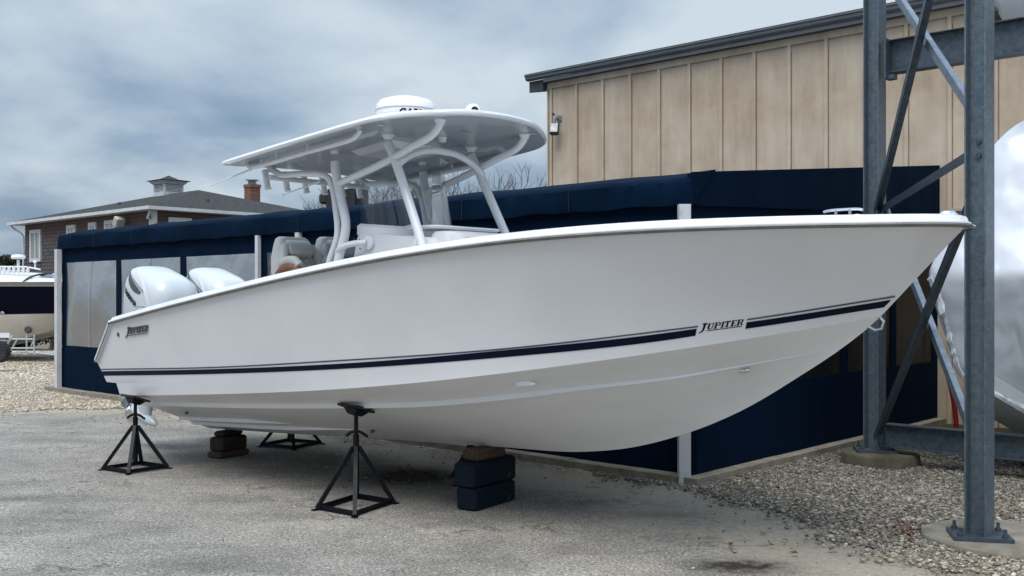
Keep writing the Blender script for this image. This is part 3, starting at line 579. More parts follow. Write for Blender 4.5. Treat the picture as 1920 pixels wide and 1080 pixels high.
    c=N(t,'ShaderNodeTexCoord'); mp=N(t,'ShaderNodeMapping'); mp.inputs['Rotation'].default_value=(R(90),0,0); t.links.new(c.outputs['Object'],mp.inputs[0]); bt=N(t,'ShaderNodeTexBrick'); t.links.new(mp.outputs[0],bt.inputs[0])
    bt.inputs['Scale'].default_value=1; bt.inputs['Brick Width'].default_value=.2; bt.inputs['Row Height'].default_value=.075; bt.inputs['Mortar Size'].default_value=.009
    bt.inputs['Color1'].default_value=(.22,.075,.045,1); bt.inputs['Color2'].default_value=(.13,.05,.035,1); bt.inputs['Mortar'].default_value=(.2,.16,.14,1); t.links.new(bt.outputs[0],s.inputs['Base Color'])
    put(b,'chimney',mb,par=rf)
    b=MB(); b.box((c2.x,cy,ztop+.1),(.34,.34,.16)); b.box((c2.x,cy,ztop+.24),(.55,.55,.04)); put(b,'chimney_cap',galvl,par=rf)
    for x,y,a_ in((224,385,0),(389,379,1)):
        k=(x-960)/F
        b=MB(); p=at(x,y,48 if a_==0 else 45.5); b.tube([p-Vector((0,0,.3)),p+Vector((0,0,.14))],.08,8); put(b,'vent_pipe',mat('rusty vent',(.16,.05,.03),.8,var=(.1,.04,.03),vs=6),par=rf)
house()
# low dark roof beyond the enclosure
b=MB(); Yd=24.; v=[at(868,385,Yd),at(985,357,Yd),at(1090,357,Yd),at(1140,385,Yd)]; 
vv=v+[p+Vector((.3,3,-.05)) for p in v]; b.add(vv,[(0,1,2,3),(7,6,5,4),(0,4,5,1),(1,5,6,2),(2,6,7,3),(3,7,4,0)])
rt=empty('distant_shed',(at(985,555,Yd).x,Yd,0),0,'low dark shed roof showing over the navy canvas beside the tan wall','shed')
o=b.build('roof',mat('dark shed roof',(.03,.034,.04),.8,var=(.045,.05,.055),vs=4),rt); o.location=(-rt.location[0],-rt.location[1],0)
b=MB(); b.box((at(985,555,Yd).x,Yd+2,at(985,392,Yd).z/2),(3.0,3,at(985,386,Yd).z)); o=b.build('wall',mat('shed wall',(.12,.12,.12),.8,var=(.1,.1,.1),vs=3),rt); o.location=(-rt.location[0],-rt.location[1],0)
# ================================================================== THE CENTRE CONSOLE BOAT
boat=empty('centre_console_boat',(OO[0],OO[1],0),-TH,'white open centre console fishing boat with hardtop propped on blocks and stands','boat')
Gp=[(212,606),(310,579),(452,544),(480,537),(640,503),(790,476),(940,457),(1096,442.5),(1290,432),(1540,425),(1700,423.5),(1806,423)]
Ap=[(222,741.5),(400,739.5),(620,730),(907,705),(1040,686),(1260,658),(1400,636),(1550,611),(1652,593)]
Bp=[(285,760),(400,764),(620,765.7),(807,762),(953,749),(1087,732),(1260,711),(1400,686),(1490,669),(1580,652)]
Cp=[(345,787.7),(450,792),(560,794.5),(600,794)]
Kp=[(393,803),(560,814),(640,818),(803,829),(950,839),(1093,847),(1190,838),(1260,821),(1330,797),(1400,765),(1500,705),(1580,652),(1631,612),(1652,593)]
T0=-4.35; TA=3.484; TG=4.0
Gy=herm(*zip(*Gp)); Ay=herm(*zip(*Ap)); By=herm(*zip(*Bp)); Cy=herm(*zip(*Cp))
kk=[Ls(x,y,0) for x,y in Kp]; Kz=herm([q[0] for q in kk],[q[2] for q in kk])
_sA=herm([T0,-2,0,1,2,2.7,3.2,TA],[1.08,1.15,1.10,.98,.70,.42,.17,0])
def sA(t): return np.maximum(_sA(t),0)
_g=herm([0,.3,.6,1.0,1.4,1.73,2,2.34,2.64,2.87],[0,.24,.47,.80,1.10,1.28,1.36,1.385,1.34,1.26])
def sG(t): return np.maximum(_g(np.sqrt(np.maximum(TG-np.asarray(t,float),0))),0)
def zline(t,s,fy):
    X=OO[0]+t*U[0]+s*NN[0]; Y=OO[1]+t*U[1]+s*NN[1]; x=960+F*X/Y; return H-(fy(x)-HY)*Y/F
tt=np.linspace(T0,TA,160); Az_=zline(tt,sA(tt),Ay); tg=np.linspace(-4.2,TG,160); Gz_=zline(tg,sG(tg),Gy)
# smooth the measured sheer and chine heights
pa=np.polyfit(tt,Az_,6); pg=np.polyfit(tg,Gz_,6)
zA=lambda t:np.polyval(pa,t)+ (zline(TA,0,Ay)-np.polyval(pa,TA))*np.clip((np.asarray(t)-2.5)/(TA-2.5),0,1)**2
zG=lambda t:np.polyval(pg,t)
aftT=herm([0,.169,.171,.45,1],[T0+.0,-4.37,-4.60,-4.70,-4.18])
def aft_t(v):
    if v<.17: return T0-.02*v/.17
    if v<.45: return -4.585-(v-.17)/.28*.115
    return -4.70+(v-.45)/.55*.52
def topside(p,v):
    a=T0+(TA-T0)*p; g=-4.18+(TG+4.18)*p
    t=a+(g-a)*v
    t0=T0+(-4.18-T0)*v; wgt=max(0,1-p/.06)
    t+=(aft_t(v)-t0)*wgt
    sa=float(sA(a)); sg=float(sG(g)); fl=v**(1+.75*min(max((p-.35)/.5,0),1))
    s=sa+(sg-sa)*fl; za=float(zA(a)); zg=float(zG(g)); return np.array([t,s,za+(zg-za)*v])
def bottom_z(t,s):
    a=max(float(sA(t)),1e-3); r=min(max(s/a,0),1); k=float(Kz(t)); z=float(zA(t)); e_=1-.18*min(max((t-.5)/2,0),1); return k+(z-k)*r**e_
def sides(fn): # mirror helper
    return [(lambda q,sg=sg:Vector((q[0],-q[1]*sg,q[2]))) for sg in (1,-1)]
def build_hull():
    b=MB(); NP=84
    ps=[0,.015,.03,.045,.06]+[ .06+.94*(i/NP)**.92 for i in range(1,NP+1)]
    vsr=[0,.05,.10,.165,.1699,.1701,.25,.35,.45,.55,.65,.75,.85,.93,1]
    for fn in sides(0):
        b.rings([[fn(topside(p,v)) for v in vsr] for p in ps],cap=False,close=False)
    # transom closing panels
    for fn in sides(0):
        edge=[topside(0,v) for v in vsr]
        b.add([fn(q) for q in edge]+[fn((q[0] if q[2]<1.12 else q[0],.86,q[2])) for q in edge],[(i,i+1,len(edge)+i+1,len(edge)+i) for i in range(len(edge)-1)])
    e0=topside(0,.45); zt=e0[2]
    b.add([(T0+.0,y,z) for y in(-.86,.86) for z in(.86,1.02)]+[(-4.6,y,z) for y in(-.86,.86) for z in(.86,1.02)]+[(-4.0,y,z) for y in (-.86,.86) for z in (1.02,1.5)],
      [(0,1,5,4),(4,5,7,6),(2,6,7,3),(1,3,7,5),(0,4,6,2),(8,9,11,10)])
    o=b.build('hull_side',gel,boat,True,ang=25)
    b=MB(); nt_=70; ns=14
    ts=[T0+(TA-T0)*(i/nt_)**.9 for i in range(nt_+1)]
    for fn in sides(0):
        b.rings([[fn((t,float(sA(t))*j/ns,bottom_z(t,float(sA(t))*j/ns))) for j in range(ns+1)] for t in ts],cap=False,close=False)
    # transom lower plate
    q=[(T0,s,bottom_z(T0,abs(s))) for s in np.linspace(-1.08,1.08,21)]
    b.add([(a,-s,z) for a,s,z in q]+[(T0,-1.08,.93),(T0,1.08,.93)],[tuple(range(21))+(21,22)])
    b.build('hull_bottom',gelb,boat,True,ang=40)
    # lifting strakes
    def strake(fy,t0,t1,h,w_,taper0=.0,taper1=.8,s_guess=(.05,1.2)):
        out_=[]
        for t in np.linspace(t0,t1,50):
            f=1.0
            if t>t1-taper1: f=max((t1-t)/taper1,.02)
            hh=h*f
            lo,hi=0.0,float(sA(t))
            for _ in range(40):
                s=(lo+hi)/2; x,y=pr(t,s,bottom_z(t,s)-hh)
                if y>fy(x): lo=s
                else: hi=s
            s=(lo+hi)/2; z=bottom_z(t,s)
            # inner point where the flat underside meets the panel
            s3=s
            while s3>.0 and bottom_z(t,s3)>z-hh: s3-=.004
            out_.append([(t,s+.004,z+.003),(t,s+.006,z-hh),(t,max(s3,0)-.0,z-hh+.001)])
        b=MB()
        for fn in sides(0): b.rings([[fn(q) for q in r] for r in out_],cap=True,close=False)
        return b.build('strake',gel,boat,False)
    strake(By,-4.30,3.12,.038,.1,taper1=2.2)
    strake(Cy,-4.33,-2.3,.035,.1,taper1=.7)
    b=MB(); rr=[]
    for t in np.linspace(-4.33,-1.3,30):
        f=min(1,(-1.3-t)/1.2+.02); s=.24; z=bottom_z(t,s); rr.append([(t,s,z+.002),(t,s+.004,z-.035*f),(t,s-.07*f,z-.035*f)])
    for fn in sides(0): b.rings([[fn(q) for q in r] for r in rr],cap=True,close=False)
    b.build('strake',gel,boat)
build_hull()
# gunwale path, starboard: bow tip -> stern corner -> down the sloping side end
def g_frame():
    ts=[TG-(TG+4.18)*(i/90)**1.7 for i in range(91)]; P=[(t,float(sG(t)),float(zG(t))) for t in ts]; P[0]=(TG,0,P[0][2])
    Nn=[]
    for i in range(len(P)):
        a=P[max(i-1,0)];c=P[min(i+1,len(P)-1)]; d=np.array([c[0]-a[0],c[1]-a[1]]); d/=np.hypot(*d); Nn.append((-d[1]*-1,-d[0]*1) if False else (d[1],-d[0]))
    Nn[0]=(1,0); return P,Nn
GP,GN=g_frame()
def along_gunwale(prof,name,m,smooth=True,zfun=None):
    b=MB()
    for fn in sides(0):
        rr=[]
        for (t,s,z),(nx,ny) in zip(GP,GN):
            row=[]
            for o,h in prof:
                if h<-.1:
                    h=-.45 if t<.8 else -.02
                row.append(fn((t+nx*o,max(s+ny*o,0),z+h)))
            rr.append(row)
        b.rings(rr,cap=False,close=False)
    return b.build(name,m,boat,smooth,ang=30)
cap=along_gunwale([(0,-.004),(.022,0),(.024,.008),(.018,.030),(.004,.034),(.0,.050),(-.008,.064),(-.03,.072),(-.18,.074),(-.2,.066),(-.205,.03),(-.205,-.45)],'gunwale_cap',cap_m)
rail=along_gunwale([(.022,-.010),(.034,-.006),(.039,.006),(.034,.017),(.024,.020)],'rub_rail',rail_m)
o=along_gunwale([(.036,.004),(.043,.006),(.044,.010),(.036,.012)],'rail_strip',chrome); o.parent=rail
# sloping stern end caps + rails
def stern_caps():
    for fn in sides(0):
        b=MB(); c=MB()
        path=[topside(0,v) for v in (1,.9,.75,.6,.45)]; path[0]=np.array([-4.18,float(sG(-4.18)),float(zG(-4.18))])
        pts=[fn((q[0]-.012,q[1]+.012,q[2]+.005)) for q in path]
        rr=[]
        for q in path:
            rr.append([fn((q[0]+.03,q[1]+.002,q[2]+.0)),fn((q[0]+.028,q[1]+.028,q[2]-.004)),fn((q[0]-.005,q[1]+.03,q[2]+.012)),fn((q[0]-.045,q[1]+.01,q[2]+.03)),fn((q[0]-.055,q[1]-.02,q[2]+.035)),fn((q[0]-.055,q[1]-.36,q[2]+.035)),fn((q[0]-.0,q[1]-.38,q[2]-.1))])
        b.rings(rr,cap=True,close=True)
        q=path[0]; b.rings([[fn((q[0]+.0,q[1]+o,q[2]+h)) for o,h in [(0,-.004),(.024,.008),(.018,.030),(.0,.050),(-.03,.072),(-.18,.074),(-.36,.03),(-.36,-.1)]],
                           [fn((q[0]-.05,q[1]+o,q[2]+h-.05)) for o,h in [(0,.02),(.02,.03),(.012,.045),(.0,.060),(-.03,.08),(-.18,.082),(-.36,.06),(-.36,-.1)]]])
        c.tube([fn((q_[0]+.012,q_[1]+.026,q_[2]+.0)) for q_ in path],.009,6)
        b.build('stern_cap',cap_m,boat,True,ang=30); c.build('stern_rail',rail_m,boat,True)
stern_caps()
# cockpit floor and bulkheads
b=MB(); ts=np.linspace(-3.95,3.0,40)
def halfw(t):
    zg,za=float(zG(t)),float(zA(min(t,TA))); f=max(1-.42/max(zg-za,.43),0); p=(t+4.25)/8; return float(sA(t))+(float(sG(t))-float(sA(t)))*f**(1+.75*min(max((p-.35)/.5,0),1))-.06
rows=[[L3(t,sg*max(min(float(sG(t))-.2,halfw(t)),0),float(zG(t))-.42) for sg in (1,-1)] for t in ts]
b.rings(rows,cap=False,close=False); b.build('cockpit_sole',mat('speckled deck',(.5,.5,.49),.6,var=(.42,.42,.41),vs=40),boat)
b=MB(); b.box((-4.0,0,1.42),(.14,2.3,.4)); b.build('transom_coaming',gel,boat)
# ---------------------------------------------- decals mapped on the hull side
def solve(px,py,pp=.5,vv=.5):
    p,v=pp,vv
    for _ in range(30):
        q=topside(p,v); x,y=pr(*q); ex,ey=px-x,py-y
        if abs(ex)+abs(ey)<.005: break
        h=1e-4; q1=topside(min(p+h,1),v); q2=topside(p,v+h); x1,y1=pr(*q1); x2,y2=pr(*q2)
        J=np.array([[(x1-x)/h,(x2-x)/h],[(y1-y)/h,(y2-y)/h]]); d=np.linalg.solve(J,[ex,ey]); p=min(max(p+np.clip(d[0],-.2,.2),0.0),.9999); v=v+float(np.clip(d[1],-.3,.3)); v=min(max(v,0),1)
    return p,v
def on_hull(px,py,off,guess=None):
    if guess is None: guess=(min(max((px-222)/1450,0),.98),.5)
    p,v=solve(px,py,*guess); q=topside(p,v); h=1e-3
    a=topside(max(p-h,0),v);c=topside(min(p+h,1),v);d=topside(p,max(v-h,0));e_=topside(p,min(v+h,1))
    n=np.cross(c-a,e_-d); n/=np.linalg.norm(n)+1e-12
    if n[1]<0: n=-n
    q=q+n*off; return Vector((q[0],-q[1],q[2]))
def band(top,bot,x0t,x1t,x0b,x1b,n,off,name,m):
    b=MB(); rr=[]
    for i in range(n+1):
        f=i/n; xt=x0t+(x1t-x0t)*f; xb=x0b+(x1b-x0b)*f; T_=(xt,float(top(xt))); B_=(xb,float(bot(xb)))
        rr.append([on_hull(T_[0]+(B_[0]-T_[0])*g,T_[1]+(B_[1]-T_[1])*g,off) for g in (0,.5,1)])
    b.rings(rr,cap=False,close=False); return b.build(name,m,boat,True)
nt_=herm([187,400,640,940,1260,1306,1400,1671],[696,692,681.5,657,622.5,616,604,562]); nb_=herm([187,400,640,940,1260,1306,1400,1657],[704.5,701,691.5,670,636,629,616,576])
pt_=herm([187,400,620,940,1260,1308,1401,1679],[691.5,687.5,675.5,653,616.5,610.5,597.5,554]); pb_=herm([187,400,620,940,1260,1308,1401,1679],[693.5,690,678.3,656,619.3,613.3,600.5,557])
band(nt_,nb_,188,1306.5,188.5,1304,90,.003,'navy_stripe',navy_s); band(nt_,nb_,1400,1671,1397.5,1657,30,.003,'navy_stripe',navy_s)
band(pt_,pb_,187,1309,187,1308.5,90,.003,'pinstripe',grey_s); band(pt_,pb_,1401,1679,1400.5,1677,30,.003,'pinstripe',grey_s)
# serif italic lettering as convex strokes in unit space (x to the right, y up)
def word():
    q=[];x=0
    R_=lambda a,b,c,d:[(a,b),(c,b),(c,d),(a,d)]
    # J (descends)
    q+=[R_(.12,.90,.62,1.14),R_(.26,.10,.50,.90),[(.26,.10),(.50,.10),(.40,-.22),(.18,-.12)],[(.18,-.12),(.40,-.22),(.14,-.44),(-.12,-.46)]]
    def U(x): return [R_(x-.08,.90,x+.30,1),R_(x,.24,x+.2,.9),[(x,.24),(x+.2,.24),(x+.26,.10),(x+.1,.02)],[(x+.1,.02),(x+.26,.1),(x+.4,.1),(x+.45,0)],[(x+.4,.1),(x+.45,0),(x+.58,.22),(x+.48,.24)],R_(x+.48,.24,x+.58,.9),R_(x+.40,.9,x+.68,1)]
    def P(x): return [R_(x-.08,0,x+.30,.1),R_(x,.1,x+.2,.9),R_(x-.08,.9,x+.42,1),[(x+.2,.42),(x+.42,.42),(x+.42,.52),(x+.2,.52)],[(x+.42,.42),(x+.60,.56),(x+.42,.56),(x+.42,.52)],R_(x+.42,.56,x+.60,.86),[(x+.42,.86),(x+.60,.86),(x+.42,1)]]
    def I(x): return [R_(x-.08,0,x+.28,.1),R_(x,.1,x+.2,.9),R_(x-.08,.9,x+.28,1)]
    def T(x): return [R_(x,.86,x+.62,1),R_(x+.0,.70,x+.07,.86),R_(x+.55,.70,x+.62,.86),R_(x+.21,.1,x+.41,.86),R_(x+.12,0,x+.50,.1)]
    def E(x): return [R_(x-.08,0,x+.5,.1),R_(x,.1,x+.2,.9),R_(x-.08,.9,x+.5,1),R_(x+.2,.46,x+.4,.56),R_(x+.43,.1,x+.5,.24),R_(x+.43,.76,x+.5,.9)]
    def Rr(x): return P(x)+[[(x+.30,.42),(x+.46,.42),(x+.70,.0),(x+.50,.0)]]
    q+=U(.78)+P(1.56)+I(2.3)+T(2.6)+E(3.38)+Rr(4.02)
    q+=[[(.72,-.26),(4.68,-.26),(4.62,-.14),(.80,-.14)]]
    return [[(a+.22*b,b) for a,b in p] for p in q],4.95
def lettering(c00,c10,c01,c11,off,name,m,th=0):
    """c00 lower-left, c10 lower-right, c01 upper-left, c11 upper-right: pixels of baseline/cap line"""
    polys,W=word(); b=MB()
    for p in polys:
        pts=[]
        for a,c in p:
            u=a/W; X=(c00[0]*(1-u)+c10[0]*u)*(1-c)+(c01[0]*(1-u)+c11[0]*u)*c; Y=(c00[1]*(1-u)+c10[1]*u)*(1-c)+(c01[1]*(1-u)+c11[1]*u)*c
            pts.append(on_hull(X,Y,off))
        b.prism(pts,(0,-th,0)) if th else b.add(pts,[tuple(range(len(pts)))])
    return b.build(name,m,boat)
lettering((1312,619.5),(1397,608.5),(1312,608.5),(1397,597.5),.003,'hull_lettering',navy_s)
lettering((237.5,627.5),(280.5,620.5),(237.5,615.5),(280.5,608.5),.006,'chrome_badge',chromed,th=.006)
# small hull fittings
p=on_hull(222,627,.002); b=MB(); b.lathe(p,[(.004,.004),(.022,.004),(.024,0),(.02,-.004)],14,Matrix.Rotation(R(90),3,'X')); o=b.build('drain_hole',mat('dark fitting',(.03,.03,.03),.4,var=(.08,.08,.08),vs=20),boat,True)
def on_bottom(px,py):
    best=None
    for t in np.linspace(T0,TA,260):
        for s in np.linspace(.02,1,40):
            s2=s*float(sA(t)); z=bottom_z(t,s2); x,y=pr(t,s2,z); d=abs(x-px)+abs(y-py)
            if best is None or d<best[0]: best=(d,t,s2,z)
    return best[1:]
t,s,z=on_bottom(982,723)
b=MB(); rr=[]
for i in range(9):
    f=i/8; rad=.034*(1-f)**.6+.002; rr.append([Vector((t-.04+.17*f,-(s+.012)-rad*.7*math.cos(a)*1.0,z+.012+rad*math.sin(a)-.0)) for a in np.linspace(-1.6,1.6,9)])
b.rings(rr,cap=True,close=True); b.build('intake_scoop',cap_m,boat,True)
t,s,z=on_bottom(1402,694)
b=MB(); b.tube([(t-.035,-s-.02,z),(t+.02,-s-.022,z+.004),(t+.04,-s-.01,z+.006)],[.018,.018,.010],12); b.build('through_hull',chrome,boat,True)
for x,y in ((351,771),(700,806)):
    t,s,z=on_bottom(x,y); b=MB(); b.lathe((t,-s-.003,z-.003),[(.003,.006),(.03,.004),(.032,0)],14,Matrix.Rotation(R(65),3,'X')); b.build('drain_fitting',mat('dark fitting',(.03,)*3),boat,True)
# bow eye
e0=Ls(1634,603,0); b=MB(); c_=Vector((e0[0]+.005,0,e0[2]-.0)); b.tube([c_+Vector((.00,0,.035)),c_+Vector((.05,0,.03)),c_+Vector((.075,0,-.0)),c_+Vector((.06,0,-.045)),c_+Vector((.02,0,-.055)),c_+Vector((-.03,0,-.03))],.009,10); b.build('bow_eye',chrome,boat,True)
# cleats, nav light
def cleat(t,s,z):
    b=MB(); b.tube(smoothpath([(t-.125,-s,z+.034),(t-.09,-s,z+.041),(t,-s,z+.043),(t+.09,-s,z+.041),(t+.125,-s,z+.034)],4),.008,8)
    for d in (-.045,.045): b.tube([(t+d,-s,z),(t+d,-s,z+.04)],.010,8)
    b.lathe((t,-s,z),[(.02,0),(.13,.0),(.125,.007),(.02,.009)],24,Matrix.Diagonal((1,.35,1))); return b.build('cleat',chrome,boat,True)
zc=float(zG(3.4))+.074
cleat(3.40,.38,zc); cleat(3.40,-.38,zc); cleat(-3.7,1.2,float(zG(-3.7))+.07)
b=MB(); b.lathe((3.9,0,float(zG(3.9))+.070),[(.05,0),(.055,.014),(.04,.03),(.01,.036)],20); o=b.build('bow_light',chrome,boat,True)
# ---------------------------------------------- hardtop
def ht_outline(n=26,sc_=1.0,inset=0):
    wd=1.09-inset; pts=[]
    half=[(-2.44+inset,0),(-2.44+inset,.6),(-2.43+inset,.9),(-2.39+inset,1.02),(-2.29+inset*.7,wd),(-1.2,wd+.01),(-.45,wd-.01),(-.20,wd-.07),(-.03,wd-.21),(.12-inset*.5,wd-.44),(.23-inset*.8,.42),(.28-inset,.18),(.29-inset,0)]
    P=smoothpath([(a,b_,0) for a,b_ in half],3)
    P=[(p.x,p.y) for p in P]
    return P+[(a,-b_) for a,b_ in P[-2:0:-1]]
def htz(t,s): return 3.045+(t+2.42)*.083+.05*(1-(s/1.1)**2)
b=MB()
def ring(ins,dz): return [L3(t,s,htz(t,s)+dz) for t,s in ht_outline(inset=ins)]
def grid_cap(b,ins,dz,flip=False):
    # fill the outline with strips between starboard and port halves
    O=ht_outline(inset=ins); n=len(O); h=n//2
    L=O[:h+1]; Rr=[O[0]]+[O[n-i] for i in range(1,h)]+[O[h]]
    rows=[]
    for (a,s1),(c,s2) in zip(L,Rr): rows.append([L3(a,s1+(s2-s1)*k/10,htz(a,s1+(s2-s1)*k/10)+dz) for k in range(11)])
    b.rings(rows,cap=False,close=False)
b.rings([ring(.035,-.022),ring(.006,-.014),ring(0,0),ring(.008,.018),ring(.04,.03)],cap=False); grid_cap(b,.04,.03)
ht=b.build('hardtop',cap_m,boat,True,ang=40)
b=MB(); grid_cap(b,.034,-.0225)
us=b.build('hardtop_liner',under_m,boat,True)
# moulded steps under the hardtop
b=MB()
for sg in (1,-1):
    q=[(-2.15,.30),(-2.15,.78),(-.55,.72),(-.75,.42)] 
    b.rings([[L3(t,sg*s,htz(t,s)-.021) for t,s in q],[L3(t+(.05 if t<-1 else -.08),sg*(s+(.03 if s<.5 else -.03)),htz(t,s)-.050) for t,s in q]])
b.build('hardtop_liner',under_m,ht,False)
b=MB(); b.rings([[L3(t,s,htz(t,s)-.02) for t,s in ((-1.40,-.34),(-.84,-.34),(-.84,.34),(-1.40,.34))],[L3(t,s,htz(t,s)-.075) for t,s in ((-1.34,-.28),(-.88,-.28),(-.88,.28),(-1.34,.28))]])
b.build('overhead_box',tube_m,boat)
b=MB(); b.prism([L3(-1.28,-.2,htz(-1.28,.2)-.077),L3(-.94,-.2,htz(-.94,.2)-.077),L3(-.94,-.185,htz(-.94,.2)-.077),L3(-1.28,-.185,htz(-1.28,.2)-.077)],(0,0,-.002)); b.build('overhead_seam',blackm,boat)
# round lights and sticker below the top
for t,s in ((-.35,.86),(.08,-.55),(-1.9,-.6),(-2.0,.55)):
    z=htz(t,s)-.028; b=MB(); b.lathe(L3(t,s,z),[(.01,-.002),(.035,-.003),(.04,.0),(.036,.004)],18); b.build('deck_light',mat('light bezel',(.6,.6,.58),.3,var=(.5,.5,.5),vs=20),ht,True)
b=MB(); c_=L3(-.22,-.02,htz(-.22,0)-.0245); b.prism([c_+Vector(q) for q in((-.05,.06,0),(-.05,-.06,0),(-.01,-.06,0),(-.01,.06,0))],(0,0,-.001)); b.build('sticker',mat('black sticker',(.03,.03,.035)),ht)
b=MB()
for k in range(5): b.prism([c_+Vector(q)+Vector((0,.045-.022*k,-.0012)) for q in((-.04,.005,0),(-.04,-.007,0),(-.02,-.007,0),(-.02,.005,0))],(0,0,-.0008))
b.build('sticker_print',cap_m,ht)
# support frame
def tube(pts,r,name='support_tube',m=tube_m,par=None,n=14,sm=5): 
    b=MB(); b.tube(smoothpath(pts,sm),r,n); return b.build(name,m,par or boat,True)
def flange(t,s,r=.06):
    b=MB(); z=htz(t,s)-.022; b.lathe(L3(t,s,z),[(r,0),(r,-.012),(r*.8,-.022),(.035,-.05),(.03,-.05)],20); return b.build('flange',tube_m,boat,True)
for sg in (1,-1):
    q=lambda t,s,z:L3(t,s*sg,z)
    t0=-.66
    tube([q(t0,.52,3.13),q(-.60,.52,3.03),q(-.45,.53,2.75),q(-.20,.56,2.26),q(-.08,.58,1.95)],.040)
    flange(t0,sg*.52)
    tube([q(-1.33,.55,2.82),q(-.95,.545,2.90),q(-.60,.53,2.99),q(-.34,.53,3.07),q(-.12,.53,3.13),q(-.02,.53,3.20),q(.0,.53,3.25)],.033)
    flange(.0,sg*.53,.052)
    # rear leg pair
    tube([q(-1.36,.55,3.03),q(-1.34,.55,2.90),q(-1.27,.55,2.68),q(-1.19,.56,2.42),q(-1.27,.58,2.13),q(-1.33,.59,1.9)],.042)
    flange(-1.36,sg*.55,.055)
    tube([q(-2.36,.55,3.05),q(-2.28,.55,3.01),q(-2.15,.55,2.97),q(-1.80,.55,2.955),q(-1.50,.55,2.91),q(-1.40,.55,2.80),q(-1.345,.555,2.62),q(-1.31,.56,2.36),q(-1.40,.58,2.12),q(-1.46,.59,1.9)],.030)
    flange(-2.36,sg*.55,.045)
    # small foot brace at front leg
    tube([q(-.18,.60,2.1),q(-.22,.56,2.25),q(-.34,.50,2.18),q(-.40,.49,2.05)],.022) if False else None
    tube([q(-.40,.58,2.02),q(-.30,.575,2.12),q(-.245,.57,2.24),q(-.245,.56,2.36)],.026)
    # long grab rails below the hardtop edge
    tube([q(-2.22,.90,htz(-2.2,.9)-.03),q(-2.17,.90,htz(-2.2,.9)-.065),q(-1.9,.9,htz(-1.9,.9)-.08),q(-1.3,.9,htz(-1.3,.9)-.08),q(-.75,.9,htz(-.75,.9)-.085),q(-.62,.9,htz(-.6,.9)-.06),q(-.58,.9,htz(-.58,.9)-.02)],.022,'grab_rail')
    for t in (-2.0,-1.75,-1.3): b=MB(); b.tube([q(t,.9,htz(t,.9)-.08),q(t,.9,htz(t,.9)-.02)],.014,8); b.build('rail_stanchion',tube_m,boat,True)
# arch between the front legs
tube([L3(-.52,.53,2.93),L3(-.52,.40,3.02),L3(-.52,.2,3.085),L3(-.52,0,3.10),L3(-.52,-.2,3.085),L3(-.52,-.40,3.02),L3(-.52,-.53,2.93)],.032)
flange(-.52,0,.045)
# rocket launcher bar and rod holders
tube([L3(-2.28,.62,2.95),L3(-2.28,.3,2.95),L3(-2.28,-.3,2.95),L3(-2.28,-.62,2.95)],.026,'launcher_bar')
for s in (.62,.39,.16,-.07,-.30,-.53):
    b=MB(); b.tube([L3(-2.31,s,2.845),L3(-2.345,s,2.985),L3(-2.365,s,3.02)],[.030,.030,.030],14); b.tube([L3(-2.30,s,2.838),L3(-2.302,s,2.848)],.033,14); b.build('rod_holder',tube_m,boat,True)
# handrail from the rear leg to the console
tube([L3(-1.29,.57,2.16),L3(-1.24,.60,2.215),L3(-1.12,.60,2.255),L3(-1.0,.58,2.27),L3(-.93,.54,2.275)],.028,'handrail')
b=MB(); b.lathe(L3(-.93,.515,2.275),[(.03,.02),(.062,.012),(.066,0),(.06,-.02)],22,Matrix.Rotation(R(90),3,'X')); b.build('handrail_flange',cap_m,boat,True)
# radar dome
RD=.232
b=MB(); b.lathe(L3(-1.03,-.02,htz(-1.03,0)+.02),[(.16,0),(.14,.03),(.12,RD-.01)],24); b.build('radar_pedestal',cap_m,boat,True)
b=MB(); b.lathe(L3(-1.03,-.02,htz(-1.03,0)+.02+RD),[(.25,0),(.275,.02),(.28,.06),(.27,.12),(.24,.155),(.17,.178),(.1,.187),(.005,.19)],48); rd=b.build('radar_dome',mat('radome white',(.80,.80,.79),.35,var=(.75,.75,.75),vs=4),boat,True)
b=MB(); b.lathe(L3(-1.03,-.02,htz(-1.03,0)+.075+RD),[(.282,0),(.283,.006),(.282,.012)],48); b.build('radar_seam',mat('soft grey',(.4,.4,.42)),rd,True)
def text_mesh(txt,size,bold=True):
    cu=bpy.data.curves.new('t','FONT'); cu.body=txt; cu.size=size; cu.resolution_u=3; cu.offset=.004 if bold else 0
    o=bpy.data.objects.new('t',cu); col.objects.link(o); dg=bpy.context.evaluated_depsgraph_get(); dg.update(); ev=o.evaluated_get(dg); me=ev.to_mesh()
    V=[tuple(v.co) for v in me.vertices]; Fs=[tuple(p.vertices) for p in me.polygons]; ev.to_mesh_clear(); bpy.data.objects.remove(o); bpy.data.curves.remove(cu); return V,Fs
V,Fs=text_mesh('GARMIN',.10)
wd=max(v[0] for v in V); b=MB(); a0=math.atan2(-(-.745),.667)  # heading (boat frame) of the camera side
view=-math.radians(41)
vv_=[]
for x,y,z in V:
    a=view+ (x-wd/2+.12)/.30; vv_.append((-1.03+.284*math.cos(a),.02+.284*math.sin(a)*1.0,htz(-1.03,0)-.010+RD+y))
b.add(vv_,Fs); b.build('radar_lettering',navy_s,rd)
# thermal camera on the front of the top
b=MB(); c_=L3(-.06,.08,htz(-.06,0)+.035); b.lathe(c_,[(.07,0),(.075,.01),(.072,.06),(.062,.10),(.04,.125),(.005,.135)],28); tc_=b.build('camera_dome',cap_m,boat,True)
b=MB(); d=Vector((.75,-.45,0)).normalized(); b.lathe(c_+d*.052+Vector((0,0,.07)),[(.004,.022),(.03,.02),(.034,.0)],18,d.to_track_quat('Z','Y').to_matrix()); b.build('camera_lens',blackm,tc_,True)
